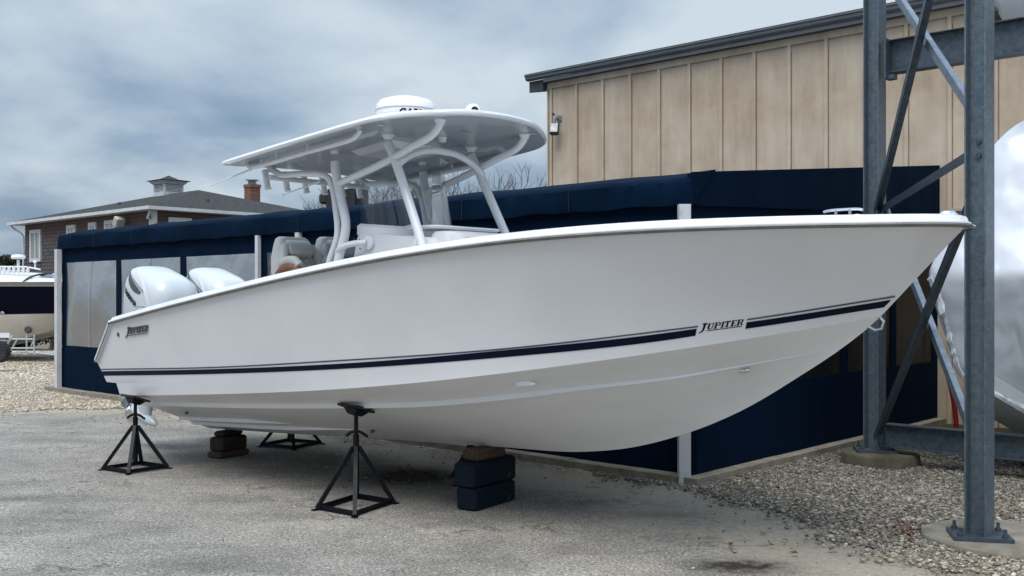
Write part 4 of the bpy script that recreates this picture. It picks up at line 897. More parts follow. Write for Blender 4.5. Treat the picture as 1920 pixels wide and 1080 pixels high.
# outrigger / antenna whips
for a,c in ((Ls(470,318,.95),Ls(397,347,.95)),(Ls(600,340,.35),Ls(532,365,.35))):
    b=MB(); b.tube([L3(*a),L3(*c)],[.011,.005],8); 
    b.tube([L3(*c),L3(*c)+(L3(*c)-L3(*a)).normalized()*.012],.009,8); b.build('antenna',tube_m,boat,True)
# ---------------------------------------------- console
def loft(rows,name,m,par=None,cap=True,smooth=True,ang=30):
    b=MB(); b.rings(rows,cap=cap); return b.build(name,m,par or boat,smooth,ang=ang)
def rrect(t0,t1,hw,z,r=.10,zt=None,n=5,fr=None):
    fr=fr or r; P=[]
    for cx,cy,a0,rr_ in ((t1-fr,hw-fr,0,fr),(t0+r,hw-r,90,r),(t0+r,-hw+r,180,r),(t1-fr,-hw+fr,270,fr)):
        for k in range(n+1):
            a=R(a0+90*k/n); t=cx+rr_*math.cos(a); s=cy+rr_*math.sin(a); P.append(L3(t,s,z+(zt(t,s) if zt else 0)))
    return P
slope=lambda t,s:-.09*(t+1.15)
loft([rrect(-1.28,-.12,.50,1.5),rrect(-1.22,-.10,.50,2.15,zt=slope),rrect(-1.17,-.13,.495,2.33,zt=slope),rrect(-1.15,-.16,.485,2.375,zt=slope,fr=.16),rrect(-1.13,-.20,.465,2.385,zt=slope,fr=.16)],'console',gel)
# dash coaming under the windshield
def ushape(hw,tf,ta,z0,fr=.3): 
    return None
def wpath(hw,ta,tf,n=9,fr=.22):
    P=[(ta,hw),(ta+.15,hw)]
    for k in range(n+1):
        a=R(90-90*k/n); P.append((tf-fr+fr*math.cos(a),hw-fr+fr*math.sin(a)))
    P+=[(a,-b_) for a,b_ in P[::-1]]
    return P
rows=[]
for dz,i_ in ((-.03,0),(.05,.0),(.075,.02)):
    rows.append([L3(t,s,2.385+slope(t,s)+dz+(.02 if abs(s)<.3 and t>-.7 else 0)) for t,s in wpath(.47-i_,-1.14+i_,-.64-i_,fr=.30)])
rows2=[[L3(t,s,2.46+slope(t,s)) for t,s in wpath(.42,-1.08,-.72,fr=.27)],[L3(t,s,2.36+slope(t,s)) for t,s in wpath(.41,-1.07,-.73,fr=.27)]]
b=MB(); b.rings(rows+rows2,cap=False); b.build('dash_coaming',cap_m,boat,True,ang=30)
# windshield, wraps round the console and reaches the hardtop
rows=[]
for f in np.linspace(0,1,7):
    rows.append([L3(t-.16*f*min(1,max(0,(t+1.12)/.45)),s*(1-.02*f),(2.455+slope(t,s))*(1-f)+(3.0+.05*(t+1.1))*f+(.0)) for t,s in wpath(.452,-1.12,-.67,fr=.29)])
b=MB(); b.rings(rows,cap=False,close=False); b.build('windshield',shield,boat,True)
# hatch ledge and forward part of the console with lounge cushion
b=MB(); b.rings([rrect(-.30,.12,.40,2.05),rrect(-.30,.06,.40,2.32),rrect(-.30,.0,.38,2.35)]); b.build('console_nose',gel,boat,True)
b=MB(); b.rings([rrect(-.55,-.18,.43,2.375),rrect(-.55,-.16,.44,2.392),rrect(-.54,-.17,.43,2.405)]); b.build('hatch_ledge',cap_m,boat,True)
b=MB(); b.rings([rrect(.02,.62,.36,1.95,fr=.15),rrect(.02,.60,.37,2.22,fr=.15,zt=lambda t,s:-.12*(t-.0)),rrect(.05,.55,.34,2.31,fr=.15,zt=lambda t,s:-.12*(t-.0)),rrect(.09,.46,.28,2.335,fr=.12,zt=lambda t,s:-.12*t)]); b.build('lounge_cushion',seat_m,boat,True)
b=MB()
for x,y in ((664,448),(674,449),(675,466),(782,457)):
    t,s,z=Ls(x,y,.503); b.lathe(L3(t,s,z),[(.001,.004),(.007,.003),(.008,0)],10,Matrix.Rotation(R(90),3,'X'))
b.build('console_screw',mat('dark fitting',(.03,)*3),boat)
# spotlight under the top
b=MB(); t,s,z=-.62,-.12,3.07; c_=L3(t,s,z-.04); b.lathe(c_,[(.005,.03),(.036,.028),(.04,.0),(.03,-.03),(.01,-.04)],20,Matrix.Rotation(R(70),3,'Y')); b.build('spotlight',chrome,boat,True)
# helm seats: local frame, facing +x
def helm_seat(t,s,z,label=None):
    r=bpy.data.objects.new('helm_seat',None); col.objects.link(r); r.parent=boat; r.location=L3(t,s,z)
    if label: r['label']=label
    def sec(w,d,zz,x0,r_=.05):
        P=[]
        for cx,cy,a0 in ((d/2-r_,w/2-r_,0),(-d/2+r_,w/2-r_,90),(-d/2+r_,-w/2+r_,180),(d/2-r_,-w/2+r_,270)):
            for k in range(5): a=R(a0+22.5*k); P.append(Vector((x0+cx+r_*math.cos(a),cy+r_*math.sin(a),zz)))
        return P
    b=MB(); b.rings([sec(.44,.14,-.30,.02),sec(.50,.17,-.22,0),sec(.53,.18,-.05,-.02),sec(.50,.17,.12,-.05),sec(.42,.15,.24,-.08),sec(.36,.13,.31,-.10),sec(.28,.10,.335,-.11,.04)])
    b.build('backrest',seat_m,r,True)
    # side bolsters
    for sg in (1,-1):
        b=MB(); b.tube(smoothpath([(.10,sg*.21,-.30),(.11,sg*.235,-.12),(.075,sg*.225,.05),(.03,sg*.19,.17),(.0,sg*.15,.24)],4),[.055]*9+[.05]*4+[.045]*4,12); b.build('bolster',seat_m,r,True)
    b=MB(); b.rings([sec(.24,.04,.135,.05,.018),sec(.29,.10,.16,.035,.03),sec(.31,.12,.22,.01,.035),sec(.29,.11,.275,-.02,.035),sec(.24,.06,.30,-.045,.025)]); b.build('headrest',seat_m,r,True)
    # quilted diamond pads
    b=MB(); cx=.076
    for j in range(5):
        for i in range(4):
            y=-.105+.07*i+(.035 if j%2 else 0); z=-.055+.048*j
            if abs(y)>.125 : continue
            rr=[]; 
            for f,h in ((1,-.006),(.8,.003),(.4,.009),(.05,.010)): rr.append([(cx-.10*(z+.15)+h+.0,y+.036*f*math.cos(R(90*k)),z+.030*f*math.sin(R(90*k))) for k in range(4)])
            b.rings(rr)
    b.build('quilting',seat_m,r,True,ang=80)
    b=MB(); b.rings([sec(.42,.40,-.22,.24),sec(.46,.46,-.15,.26),sec(.44,.44,-.09,.26),sec(.34,.34,-.07,.26)]); b.build('seat_cushion',seat_m,r,True)
    b=MB(); b.rings([sec(.46,.10,-.32,-.03),sec(.545,.10,-.2,-.065),sec(.555,.07,-.10,-.08),sec(.50,.05,-.0,-.085)]); b.build('seat_shell',tan_m,r,True)
    for sg in (1,-1):
        b=MB(); b.tube(smoothpath([(.06,sg*.28,-.04),(.13,sg*.29,.045),(.24,sg*.29,.085),(.36,sg*.29,.075),(.42,sg*.29,.03)],4),[.030]*5+[.045]*8+[.038]*4,12); b.build('armrest',seat_m,r,True)
        b=MB(); b.tube(smoothpath([(.02,sg*.285,-.14),(.11,sg*.29,-.03),(.24,sg*.29,.02),(.36,sg*.29,.01),(.43,sg*.29,-.04)],4),.042,12); b.build('armrest_base',tan_m,r,True)
        b=MB(); b.box((.20,sg*.285,-.15),(.38,.06,.22),bev=.02); b.build('arm_side',tan_m,r)
    b=MB(); b.tube([(.1,0,-.9),(.1,0,-.4)],.06,14); b.build('pedestal',galvl,r,True)
    return r
helm_seat(-2.30,.27,2.055); helm_seat(-2.30,-.24,2.075)
b=MB(); b.box(L3(-2.1,0,1.55),(.55,1.25,.5),bev=.03); b.build('leaning_post',gel,boat)
# ---------------------------------------------- outboard engines
def outboard(s0):
    r=bpy.data.objects.new('outboard_motor',None); col.objects.link(r); r.parent=boat; r.location=L3(-4.83,s0,1.40); r.rotation_euler=(0,R(17),0)
    def se(L,w_,z,x0=0,n=36,ex=2.6,nose=0):
        P=[]
        for k in range(n):
            a=2*math.pi*k/n; c,s_=math.cos(a),math.sin(a); x=abs(c)**(2/ex)*(1 if c>=0 else -1); y=abs(s_)**(2/ex)*(1 if s_>=0 else -1)
            P.append(Vector((x0+x*L/2,y*w_/2,z+nose*x)))
        return P
    em=mat('engine white',(.54,.57,.59),.3,var=(.50,.53,.55),vs=3,coat=.25)
    fL=herm([-.24,-.10,.05,.25,.42,.54,.61,.655,.68,.69],[.60,.76,.88,.94,.93,.86,.74,.56,.34,.10]); fW=herm([-.24,-.10,.05,.25,.42,.54,.61,.655,.68,.69],[.38,.48,.54,.57,.575,.54,.46,.34,.2,.06]); fX=herm([-.24,0,.3,.5,.6,.69],[-.04,-.06,-.07,-.08,-.075,-.06])
    def cw(k,z,off=0,n=48,ex=3.6):
        a=2*math.pi*k/n; c,s_=math.cos(a),math.sin(a); x=abs(c)**(2/ex)*(1 if c>=0 else -1); y=abs(s_)**(2/ex)*(1 if s_>=0 else -1)
        return Vector((float(fX(z))+x*(float(fL(z))/2+off),y*(float(fW(z))/2+off),z+off*.6))
    b=MB(); b.rings([[cw(k,z) for k in range(48)] for z in (-.24,-.2,-.1,0,.12,.25,.36,.44,.50,.55,.59,.62,.645,.665,.68,.69)]); b.build('cowling',em,r,True,ang=60)
    # raised hood shell: its lower edge runs diagonally from the top at the back to the waist at the front
    def zl(x): return .585-.22*(x+.38) if x<.10 else max(.0,.48-1.35*(x-.10))
    b=MB(); rr=[]
    for j,f in enumerate([0,0,.08,.2,.35,.5,.65,.8,.9,.96,1]):
        row=[]
        for k in range(48):
            x=cw(k,.4).x; z0=zl(x); z=z0+(.69-z0)*f; row.append(cw(k,z,0 if j==0 else .02))
        rr.append(row)
    b.rings(rr); b.build('cowling_top',em,r,True,ang=50)
    b=MB(); b.tube([cw(k,max(zl(cw(k,.4).x)-.006,-.1),.012) for k in range(0,49)],.005,6,capped=False); b.build('cowling_seam',mat('seam grey',(.10,.11,.12),.6,var=(.13,.14,.15),vs=6),r,True)
    def flank(x,z): # half width of the cowling at x, z
        u=min(abs((x-float(fX(z)))/(float(fL(z))/2)),.995); return (1-u**3.6)**(1/3.6)*float(fW(z))/2
    for sg in (1,-1):
        b=MB(); rr=[]
        for f in np.linspace(0,1,13):
            x=-.40+.40*f; z=zl(x)-.010-.03*f; h=.075*math.sin(math.pi*(.12+.85*(1-f)))+.004
            rr.append([Vector((x-dx_,sg*(flank(x-dx_,z-dz)+.004),z-dz)) for dx_,dz in ((0,0),(.01,h*.5),(.025,h))])
        b.rings(rr,cap=False,close=False); b.build('air_intake',mat('intake grey',(.05,.06,.06),.6,var=(.07,.08,.08),vs=5),r,True)
        b=MB(); rr=[]
        for f in np.linspace(0,1,11):
            x=-.10+.50*f; z=.60-.50*f*f-.05*f
            rr.append([Vector((x+o_,sg*(flank(x+o_,z+o_)+.021+h),z+o_)) for o_,h in ((-.02,-.002),(-.004,.013),(.03,-.002))])
        b.rings(rr,cap=False,close=False); b.build('crease',em,r,True)
    V,Fs=text_mesh('YAMAHA',.085); wd=max(v[0] for v in V)
    b=MB(); q=[]
    for x,y,z in V:
        u=x-wd/2; ca,sa=math.cos(R(-16)),math.sin(R(-16)); X=-.23+u*ca-y*sa; Zz=.31+u*sa+y*ca; q.append((X,-(flank(X,Zz)+.006),Zz))
    b.add(q,Fs); b.build('engine_lettering',navy_s,r)
    b=MB(); b.rings([se(.30,.24,-.62,-.02,ex=2),se(.34,.26,-.4,-.0,ex=2),se(.44,.34,-.2,0,ex=2.2)]); b.rings([se(.26,.10,-1.04,-.02,ex=2),se(.28,.14,-.8,-.02,ex=2),se(.30,.2,-.6,-.02,ex=2)])
    b.box((-.04,0,-.78),(.46,.22,.02)); b.build('midsection',em,r,True)
    b=MB(); My=Matrix.Rotation(R(90),3,'Y'); b.lathe((-.02,0,-1.06),[(.004,.30),(.03,.27),(.055,.18),(.066,0),(.062,-.2),(.05,-.26),(.02,-.27)],20,My)
    b.prism([(.12,-.006,-1.10),(-.16,-.006,-1.10),(-.22,-.006,-1.28),(-.12,-.006,-1.28)],(0,.012,0)); b.build('gearcase',em,r,True)
    b=MB(); b.lathe((-.38,0,-1.06),[(.03,.0),(.05,.04),(.055,.14)],16,My)
    for k in range(3):
        a0=R(30+120*k); rows=[]
        for f in np.linspace(0,1,6):
            rad=.05+.14*f; ch=.10*math.sin(math.pi*(.25+.7*f))+.02
            rr_=[]
            for g in (-1,0,1): aa=a0+g*ch/rad*.45*1.2; rr_.append((-.30+g*ch*.45,rad*math.cos(aa),-1.06+rad*math.sin(aa)))
            rows.append(rr_+[(x+.006,y,z) for x,y,z in rr_[::-1]])
        b.rings(rows)
    b.build('propeller',chrome,r,True)
    b=MB(); b.box((.36,0,-.18),(.30,.30,.34),bev=.03); b.box((.5,0,-.05),(.12,.34,.5),bev=.02); b.build('mount_bracket',em,r)
    return r
outboard(.37); outboard(-.37)
# ================================================================== BOAT STANDS AND BLOCKS
def stand(feet,htop,label,side=1,center=None):
    c=center or sum(feet,Vector())/len(feet); r=empty('boat_stand',c,0,label,'stand','black metal boat stands under the hull')
    base=[f-c for f in feet]; top=Vector((0,0,htop*.60)); Z=Vector((0,0,1))
    b=MB(); b.tube([(0,0,.07),(0,0,htop*.72)],.026,12); b.build('post',blackp,r,True)
    n=len(base)
    for p in base:
        b=MB(); b.bar(p+Z*.014,top+p*.07,.034,.034); b.prism([p*1.05+Vector((math.cos(a)*.03,math.sin(a)*.03,0)) for a in (0,1.57,3.14,4.71)],Z*.012); b.build('leg',blackp,r)
    for i in range(n):
        p,q=base[i],base[(i+1)%n]; b=MB(); b.bar(p*.93+Z*.028,q*.93+Z*.028,.008,.038); b.bar(p*.91+Z*.012,q*.91+Z*.012,.034,.006); b.build('cross_brace',blackp,r)
    b=MB(); b.tube([(0,0,htop*.6),(0,0,htop-.05)],.018,12); b.build('screw_rod',blackp,r,True)
    b=MB(); z=htop*.72; b.tube(smoothpath([(-.085,0,z-.01),(-.04,0,z+.022),(0,0,z+.028),(.04,0,z+.022),(.10,0,z-.02)],4),.013,8); b.build('screw_handle',blackp,r,True)
    M=Matrix.Rotation(-TH,3,'Z')@Matrix.Rotation(R(-20*side),3,'X')
    b=MB(); b.rings([[M@Vector(v)+Vector((0,0,htop-.03)) for v in q] for q in ([(-.05,-.04,-.045),(.05,-.04,-.045),(.05,.04,-.045),(-.05,.04,-.045)],[(-.085,-.07,.0),(.085,-.07,.0),(.085,.07,.0),(-.085,.07,.0)])]); b.build('stand_head',blackp,r)
    b=MB(); b.box((0,0,0),(.27,.20,.020)); b.v=[tuple(M@Vector(v)+Vector((0,0,htop-.014))) for v in b.v]; b.build('pad',mat('weathered pad board',(.012,.011,.012),.8,var=(.035,.02,.014),vs=9,vpos=(.5,.8)),r)
    return r
def boatpt(t,s): return Vector((OO[0]+t*U[0]+s*NN[0],OO[1]+t*U[1]+s*NN[1],0))
def under(g): # hull height above a ground point
    d=np.array([g.x,g.y])-OO; t=float(d@U); s=float(d@NN); return t,abs(s),bottom_z(t,abs(s))
def under(g):
    d=np.array([g.x,g.y])-OO; t=float(d@U); s=float(d@NN); return t,abs(s),bottom_z(t,abs(s))
def feet4(a,b_,c): a,b_,c=gr(*a),gr(*b_),gr(*c); return [a,b_,c,a+c-b_]
for ft,cx,lab in ((feet4((192,882),(241,890),(315,879)),(255,868),'black four-legged boat stand under the stern corner, leftmost in view'),(feet4((594,957),(665,970),(739,945)),(666,950),'black four-legged boat stand in front, under the middle of the hull')):
    c=sum(ft,Vector())/4; c=Vector((c.x,c.y,0)); t,s,z=under(c); stand(ft,z-.010,lab,1,c)
for tt_,ss_,lab,an in ((-4.1,-.95,'black boat stand on the far side near the stern, seen below the keel',.3),(-.80,-.80,'black boat stand on the far side, half behind the navy blocks',.9)):
    g=boatpt(tt_,ss_); t,s,z=under(g); stand([g+Vector((.36*math.cos(an+k*math.pi/2),.36*math.sin(an+k*math.pi/2),0)) for k in range(4)],z-.012,lab,-1)
def timber(c,d,rz,m,label,bev=.02):
    b=MB(); rz=-rz if False else rz
    nx=6; b.box((0,0,d[2]/2),d,None,bev=bev)
    o=b.build('timber_block',m,None,False); o.location=c; o.rotation_euler=(0,0,rz); return tag(o,label,'block','timber blocks under the keel')
kc=Vector((-.219,8.81,0)); ks=under(kc)[2]
def stack(c,items,ztop):
    z=0; tot=sum(i[1][2] for i in items); 
    for (dx,dy,rz),d,m,lab in items:
        dd=(d[0],d[1],d[2]*ztop/tot-.002); timber(Vector((c.x+dx,c.y+dy,z)),dd,rz,m,lab); z+=d[2]*ztop/tot
stack(kc,[((0,0,R(56.6)),(.62,.205,.19),navy_w,'chipped navy painted timber block at the bottom of the front stack'),((-.01,.01,R(54.5)),(.63,.215,.215),navy_w,'thick navy painted timber block in the middle of the front stack'),((-.02,.0,R(50)),(.40,.17,.105),wood_o,'split brown timber block on top of the two navy blocks')],ks-.004)
kc2=Vector((-3.19,11.49,0))
ks2=under(kc2)[2]
stack(kc2,[((0,0,R(58)),(.44,.23,.07),mat('red brown board',(.05,.03,.022),.85,var=(.09,.055,.04),vs=5,bump=.4),'low reddish board at the bottom of the rear stack'),((.0,.0,R(60)),(.38,.22,.15),wood_d,'rounded dark timber block in the middle of the rear stack'),((0,0,R(62)),(.32,.16,.06),mat('black rubber block',(.008,.009,.010),.7,var=(.016,.016,.016),vs=6),'thin black block on top of the rear stack, touching the keel')],ks2-.004)
# ================================================================== STEEL RACK
def rack():
    N0=Vector((3.40,7.43,0)); R0=Vector((3.87,10.9,0))
    r=empty('steel_rack',R0,0,'galvanised steel boat rack of bolted columns, beams and crossed braces','rack')
    def put(b,name,m,par=None,smooth=False):
        b.v=[(v[0]-R0.x,v[1]-R0.y,v[2]) for v in b.v]; return b.build(name,m,par or r,smooth)
    def hcol(c,wd,dp,ang,z0,z1,name='column'):
        M=Matrix.Rotation(ang,3,'Z'); b=MB(); h=z1-z0
        # the web faces the camera; flanges left and right
        for sg in (-1,1): b.box(c+M@Vector((sg*(wd/2-.006),0,0))+Vector((0,0,z0+h/2)),(.012,dp,h),M)
        b.box(c+M@Vector((0,.0,0))+Vector((0,0,z0+h/2)),(wd-.026,.010,h),M); return put(b,name,galv)
    CA=ROT+math.pi; cn=hcol(N0,.150,.185,CA,.05,7); cr_=hcol(R0,.165,.20,CA,.17,7)
    for c,z,par,a in ((N0,.05,cn,-14),(R0,.15,cr_,-10)):
        M=Matrix.Rotation(R(a),3,'Z'); b=MB(); b.box(c+Vector((0,0,z+.012)),(.40,.34,.024),M); put(b,'base_plate',galvd,par=par)
        for sx in (-.15,.15):
            for sy in (-.12,.12): b=MB(); b.tube([c+M@Vector((sx,sy,z+.02)),c+M@Vector((sx,sy,z+.085))],.012,6); b.tube([c+M@Vector((sx,sy,z+.025)),c+M@Vector((sx,sy,z+.047))],.022,6); put(b,'anchor_bolt',galvd,par=par)
    M=Matrix.Rotation(CA,3,'Z')
    for y in (265,291):
        z=H-(y-HY)*7.4/F; b=MB(); b.tube([N0+M@Vector((-.0,-.004,0))+Vector((0,0,z)),N0+M@Vector((0,-.024,0))+Vector((0,0,z))],.020,6); put(b,'bolt',galvd,par=cn)
    k=0
    for z in np.arange(.3,6.5,.42):
        b=MB() if k==0 else b; k=1
        b.tube([N0+M@Vector((.083,-.05,z)),N0+M@Vector((.087,-.05,z))],.006,6)
    put(b,'rivet_row',galvl,par=cn)
    D=-W1 # beam direction: right and nearer
    def ibeam(a,b_,hh,fw,name,m,tw=.008):
        b=MB(); d=(b_-a).normalized(); n=Vector((-d.y,d.x,0)); z=Vector((0,0,1))
        b.bar(a,b_,tw,hh-.022); b.bar(a+z*(hh/2-.005),b_+z*(hh/2-.005),fw,.010); b.bar(a-z*(hh/2-.005),b_-z*(hh/2-.005),fw,.010); return put(b,name,m)
    zt=H-(113-HY)*10.9/F
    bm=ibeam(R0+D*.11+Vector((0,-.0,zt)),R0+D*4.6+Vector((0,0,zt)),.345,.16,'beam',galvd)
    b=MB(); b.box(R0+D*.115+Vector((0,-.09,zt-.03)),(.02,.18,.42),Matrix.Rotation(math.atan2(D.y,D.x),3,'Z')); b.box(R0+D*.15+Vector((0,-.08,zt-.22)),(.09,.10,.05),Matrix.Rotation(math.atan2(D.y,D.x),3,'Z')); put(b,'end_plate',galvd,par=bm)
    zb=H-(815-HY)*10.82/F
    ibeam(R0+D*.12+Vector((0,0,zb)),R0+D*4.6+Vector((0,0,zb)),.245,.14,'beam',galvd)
    # crossed braces between the two columns
    d=(N0-R0).normalized(); z=lambda v:Vector((0,0,v)); off=Vector((-.0,0,0))
    def brace(p,q,m,sid,name='brace',wf=.045):
        wf=.085 if m is galvd else .045
        b=MB(); s=Vector((sid,0,0)); b.bar(p+s,q+s,.007,.076,up=(0,-.2,1)); 
        dd=(q-p).normalized(); u=Vector((1,0,0)); nn=dd.cross(u).normalized()
        b.bar(p+s+nn*.036+u*(wf/2),q+s+nn*.036+u*(wf/2),wf,.007,up=nn); return put(b,name,m)
    a=R0+d*.12; n_=N0-d*.12
    brace(a+z(2.71),n_+z(.52),galvl,.07); brace(a+z(.30),n_+z(2.53),galvd,-.03)  # dark and light steel paint in how the brace flanges catch light
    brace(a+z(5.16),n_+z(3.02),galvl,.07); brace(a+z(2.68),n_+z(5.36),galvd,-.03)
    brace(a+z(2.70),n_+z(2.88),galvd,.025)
    # columns out of frame carrying the beam's far end
    for dd,zz in ((4.6,0),):
        c=R0+D*dd; hcol(c,.205,.2,ROT,.0,7)
    b=MB(); b.box(R0+D*1.95+Vector((0,0,zt+.19)),(.55,.30,.06),Matrix.Rotation(ROT-.25,3,'Z')); return r
rack()
def footing(c,rad,z,label):
    b=MB(); b.lathe((0,0,0),[(rad+.01,-.1),(rad+.012,z-.03),(rad,z-.006),(rad-.02,z),(rad*.5,z+.002),(.01,z+.002)],48); 
    for i,v in enumerate(b.v): b.v[i]=(v[0]*(1+.012*math.sin(i*1.7)),v[1]*(1+.012*math.cos(i*2.3)),v[2])
    o=b.build('concrete_footing',conc if z<.1 else concd,None,True); o.location=c; tag(o,label,'footing','concrete footings of the rack')
footing((3.62,7.48,0),.58,.045,'worn pale concrete disc under the nearer steel column'); footing((3.92,10.88,0),.385,.145,'raised mossy concrete drum under the farther steel column')
# timber bunk and stored boat hull on the upper beam
b=MB(); c=at(1897,22,10.6); b.box((0,0,0),(.30,.5,.26),Matrix.Rotation(R(25),3,'Y')@Matrix.Rotation(R(-42),3,'Z')); b.box((.12,0,-.11),(.42,.4,.05),Matrix.Rotation(R(12),3,'Y')@Matrix.Rotation(R(-42),3,'Z')); o=b.build('timber_bunk',mat('grey weathered timber',(.22,.20,.15),.9,var=(.10,.09,.07),vs=5,stretch=(1,6,6),bump=.5),None); o.location=c; tag(o,'grey weathered timber bunk resting on the upper rack beam','bunk')
b=MB(); rr=[]
for i in range(10):
    f=i/9; rr.append([Vector((x,y,z)) for x,y,z in [(0+f*3,-.25+f*.15,.75),(0+f*3,-.16+f*-.3,.25-.05*f),(0+f*3+.05,.15,.02-.0*f),(0+f*3,.6+f*.3,.3),(0+f*3,.7+f*.4,.8)]])
rr.insert(0,[v*1 + Vector((-.18,.1,.1)) for v in [Vector((0,.05,.7)),Vector((0,.08,.5)),Vector((0,.12,.42)),Vector((0,.2,.5)),Vector((0,.25,.7))]])
b.rings(rr); o=b.build('stored_boat',cap_m,None,True); o.location=at(1872,18,10.3)-Vector((0,0,.12)); o.rotation_euler=(0,0,R(-25)); tag(o,'pale hull bottom of a boat stored on the upper rack','boat')
# ================================================================== SHRINK-WRAPPED BOAT ON THE RIGHT
def wrapped():
    Y0=11.0
    r=empty('wrapped_boat',(6.4,11.0,0),0,'boat sealed in white shrink wrap behind the near steel column','boat')
    wm=bpy.data.materials.new('white shrink wrap'); wm.use_nodes=True; t=wm.node_tree; s=t.nodes['Principled BSDF']; s.inputs['Base Color'].default_value=(.62,.655,.70,1); s.inputs['Roughness'].default_value=.32; s.inputs['Coat Weight'].default_value=.2; s.inputs['Coat Roughness'].default_value=.2
    c=N(t,'ShaderNodeTexCoord'); mp=N(t,'ShaderNodeMapping'); mp.inputs['Scale'].default_value=(3.2,3.2,.55); mp.inputs['Rotation'].default_value=(0,.35,0); t.links.new(c.outputs['Object'],mp.inputs[0])
    n=N(t,'ShaderNodeTexNoise'); n.noise_type='RIDGED_MULTIFRACTAL'; n.inputs['Scale'].default_value=1.5; n.inputs['Detail'].default_value=5; n.inputs['Distortion'].default_value=.6; t.links.new(mp.outputs[0],n.inputs[0])
    sp=N(t,'ShaderNodeSeparateXYZ'); t.links.new(c.outputs['Object'],sp.inputs[0]); mr=N(t,'ShaderNodeMapRange'); mr.inputs[1].default_value=2.3; mr.inputs[2].default_value=.9; mr.inputs[3].default_value=.18; mr.inputs[4].default_value=1.0; t.links.new(sp.outputs[2],mr.inputs[0])
    bp=N(t,'ShaderNodeBump'); bp.inputs['Distance'].default_value=.09; t.links.new(mr.outputs[0],bp.inputs['Strength']); t.links.new(n.outputs[0],bp.inputs['Height']); t.links.new(bp.outputs[0],s.inputs['Normal'])
    # silhouettes on the photo: left contour as (x,y), hull runs off to the right and away
    cont=[(2010,196),(1950,212),(1905,230),(1862,263),(1836,305),(1812,360),(1788,420),(1760,465),(1738,505),(1735,520),(1750,575),(1772,640),(1795,700),(1830,730),(1862,748),(1920,782),(1990,835)]
    rows=[];rows2=[]
    far=Vector((3.4,4.2,0)).normalized()
    k=0
    for i,(x,y) in enumerate(cont):
        p=at(x,y,10.2); zz=p.z
        row=[]
        L=[0,.12,.35,.8,1.5,3.,6.]
        # near side runs right and slightly nearer, far side runs away
        bulge=.15+.5*(i/9 if i<=9 else max(1-(i-9)/3.2,-.3))
        near=[p+Vector((q*.93,-q*.30-bulge*(1-math.exp(-q*1.6)),0)) for q in L[::-1]]
        away=[p+Vector((q*.62,q*.75,0)) for q in L[1:]]
        rows.append(near+away)
    def dent(rr,seed):
        g=np.random.default_rng(seed)
        return rr
    b=MB(); b.rings(rows[:15],cap=False,close=False); b.v=[(v[0]-6.4,v[1]-11,v[2]) for v in b.v]
    o=b.build('shrink_wrap',wm,r,True,ang=70)
    md=o.modifiers.new('sub','SUBSURF'); md.levels=3; md.render_levels=3; md.subdivision_type='CATMULL_CLARK'
    tx=bpy.data.textures.new('wrinkle','CLOUDS'); tx.noise_scale=.45; dm=o.modifiers.new('wr','DISPLACE'); dm.texture=tx; dm.strength=.045; dm.mid_level=.5
    # hull bottom showing under the wrap
    lo=[(1740,560),(1768,640),(1792,700),(1830,738),(1862,752),(1920,787),(1990,835),(2060,900)]
    b=MB(); rr=[]
    for i,(x,y) in enumerate(cont[12:]+[(2100,900),(2200,960)]):
        p=at(x,y,10.35); rr.append([p+Vector((q*.93,-q*.30-.12,0)) for q in (6,3,1.5,.5,0)]+[p+Vector((q*.62,q*.75,-.25*q)) for q in (.3,1,2,4)])
    rows3=[]
    for i,(x,y) in enumerate([(1830,718),(1862,741),(1920,775),(2000,830),(2100,900)]):
        p=at(x,y,10.0); pl=at(x+2,y+46,10.35); rows3.append([p+Vector((0,0,.18)),p,pl,pl+Vector((.7,.9,-.05)),p+Vector((1.6,2.2,.25)),p+Vector((2.3,3.2,.6))])
    b.v=[];b.f=[]; b.rings(rows3,cap=True,close=True); b.v=[(v[0]-6.4,v[1]-11,v[2]) for v in b.v]
    b.build('hull',mat('grey green hull',(.40,.43,.42),.3,var=(.36,.39,.38),vs=3),r,True,ang=40)
    # ragged hem of the wrap: a thin crumpled ribbon
    b=MB(); hem=[(1742,520),(1750,540),(1757,556),(1766,585),(1774,613),(1780,640),(1786,660),(1793,685),(1806,708),(1822,722),(1862,737),(1890,752),(1925,772),(1980,812)]
    pts=smoothpath([at(x,y,10.05-.05*(i>8)-.10*(i>9)-.1*(i>10)) for i,(x,y) in enumerate(hem)],3); rr=[]
    for p in pts:
        w_=rng.uniform(.015,.06); o_=rng.uniform(-.02,.02); rr.append([p+Vector((-.01+o_*.5,-.03,.0))+Vector((w_*.5,-.02,w_*.6)),p+Vector((0,-.05+o_,0)),p+Vector((-w_*.5,-.02,-w_*.5)),p+Vector((-.012,.02,-w_*.3))])
    b.rings([[(v[0]-6.4,v[1]-11,v[2]) for v in q] for q in rr],cap=True,close=True); b.build('wrap_hem',wm,r,False)
wrapped()
# red hose hanging on the tan wall
b=MB(); pts=[at(x,y,13.6) for x,y in ((1760,656),(1768,672),(1776,700),(1784,730),(1790,765),(1793,805),(1790,835))]; o=pts[0]; b.tube([p-o for p in smoothpath(pts,4)],.032,10); q=b.build('hose',mat('red hose',(.25,.012,.010),.5,var=(.18,.01,.01),vs=6),None,True); q.location=o; tag(q,'red hose hanging against the wall behind the steel rack','hose')
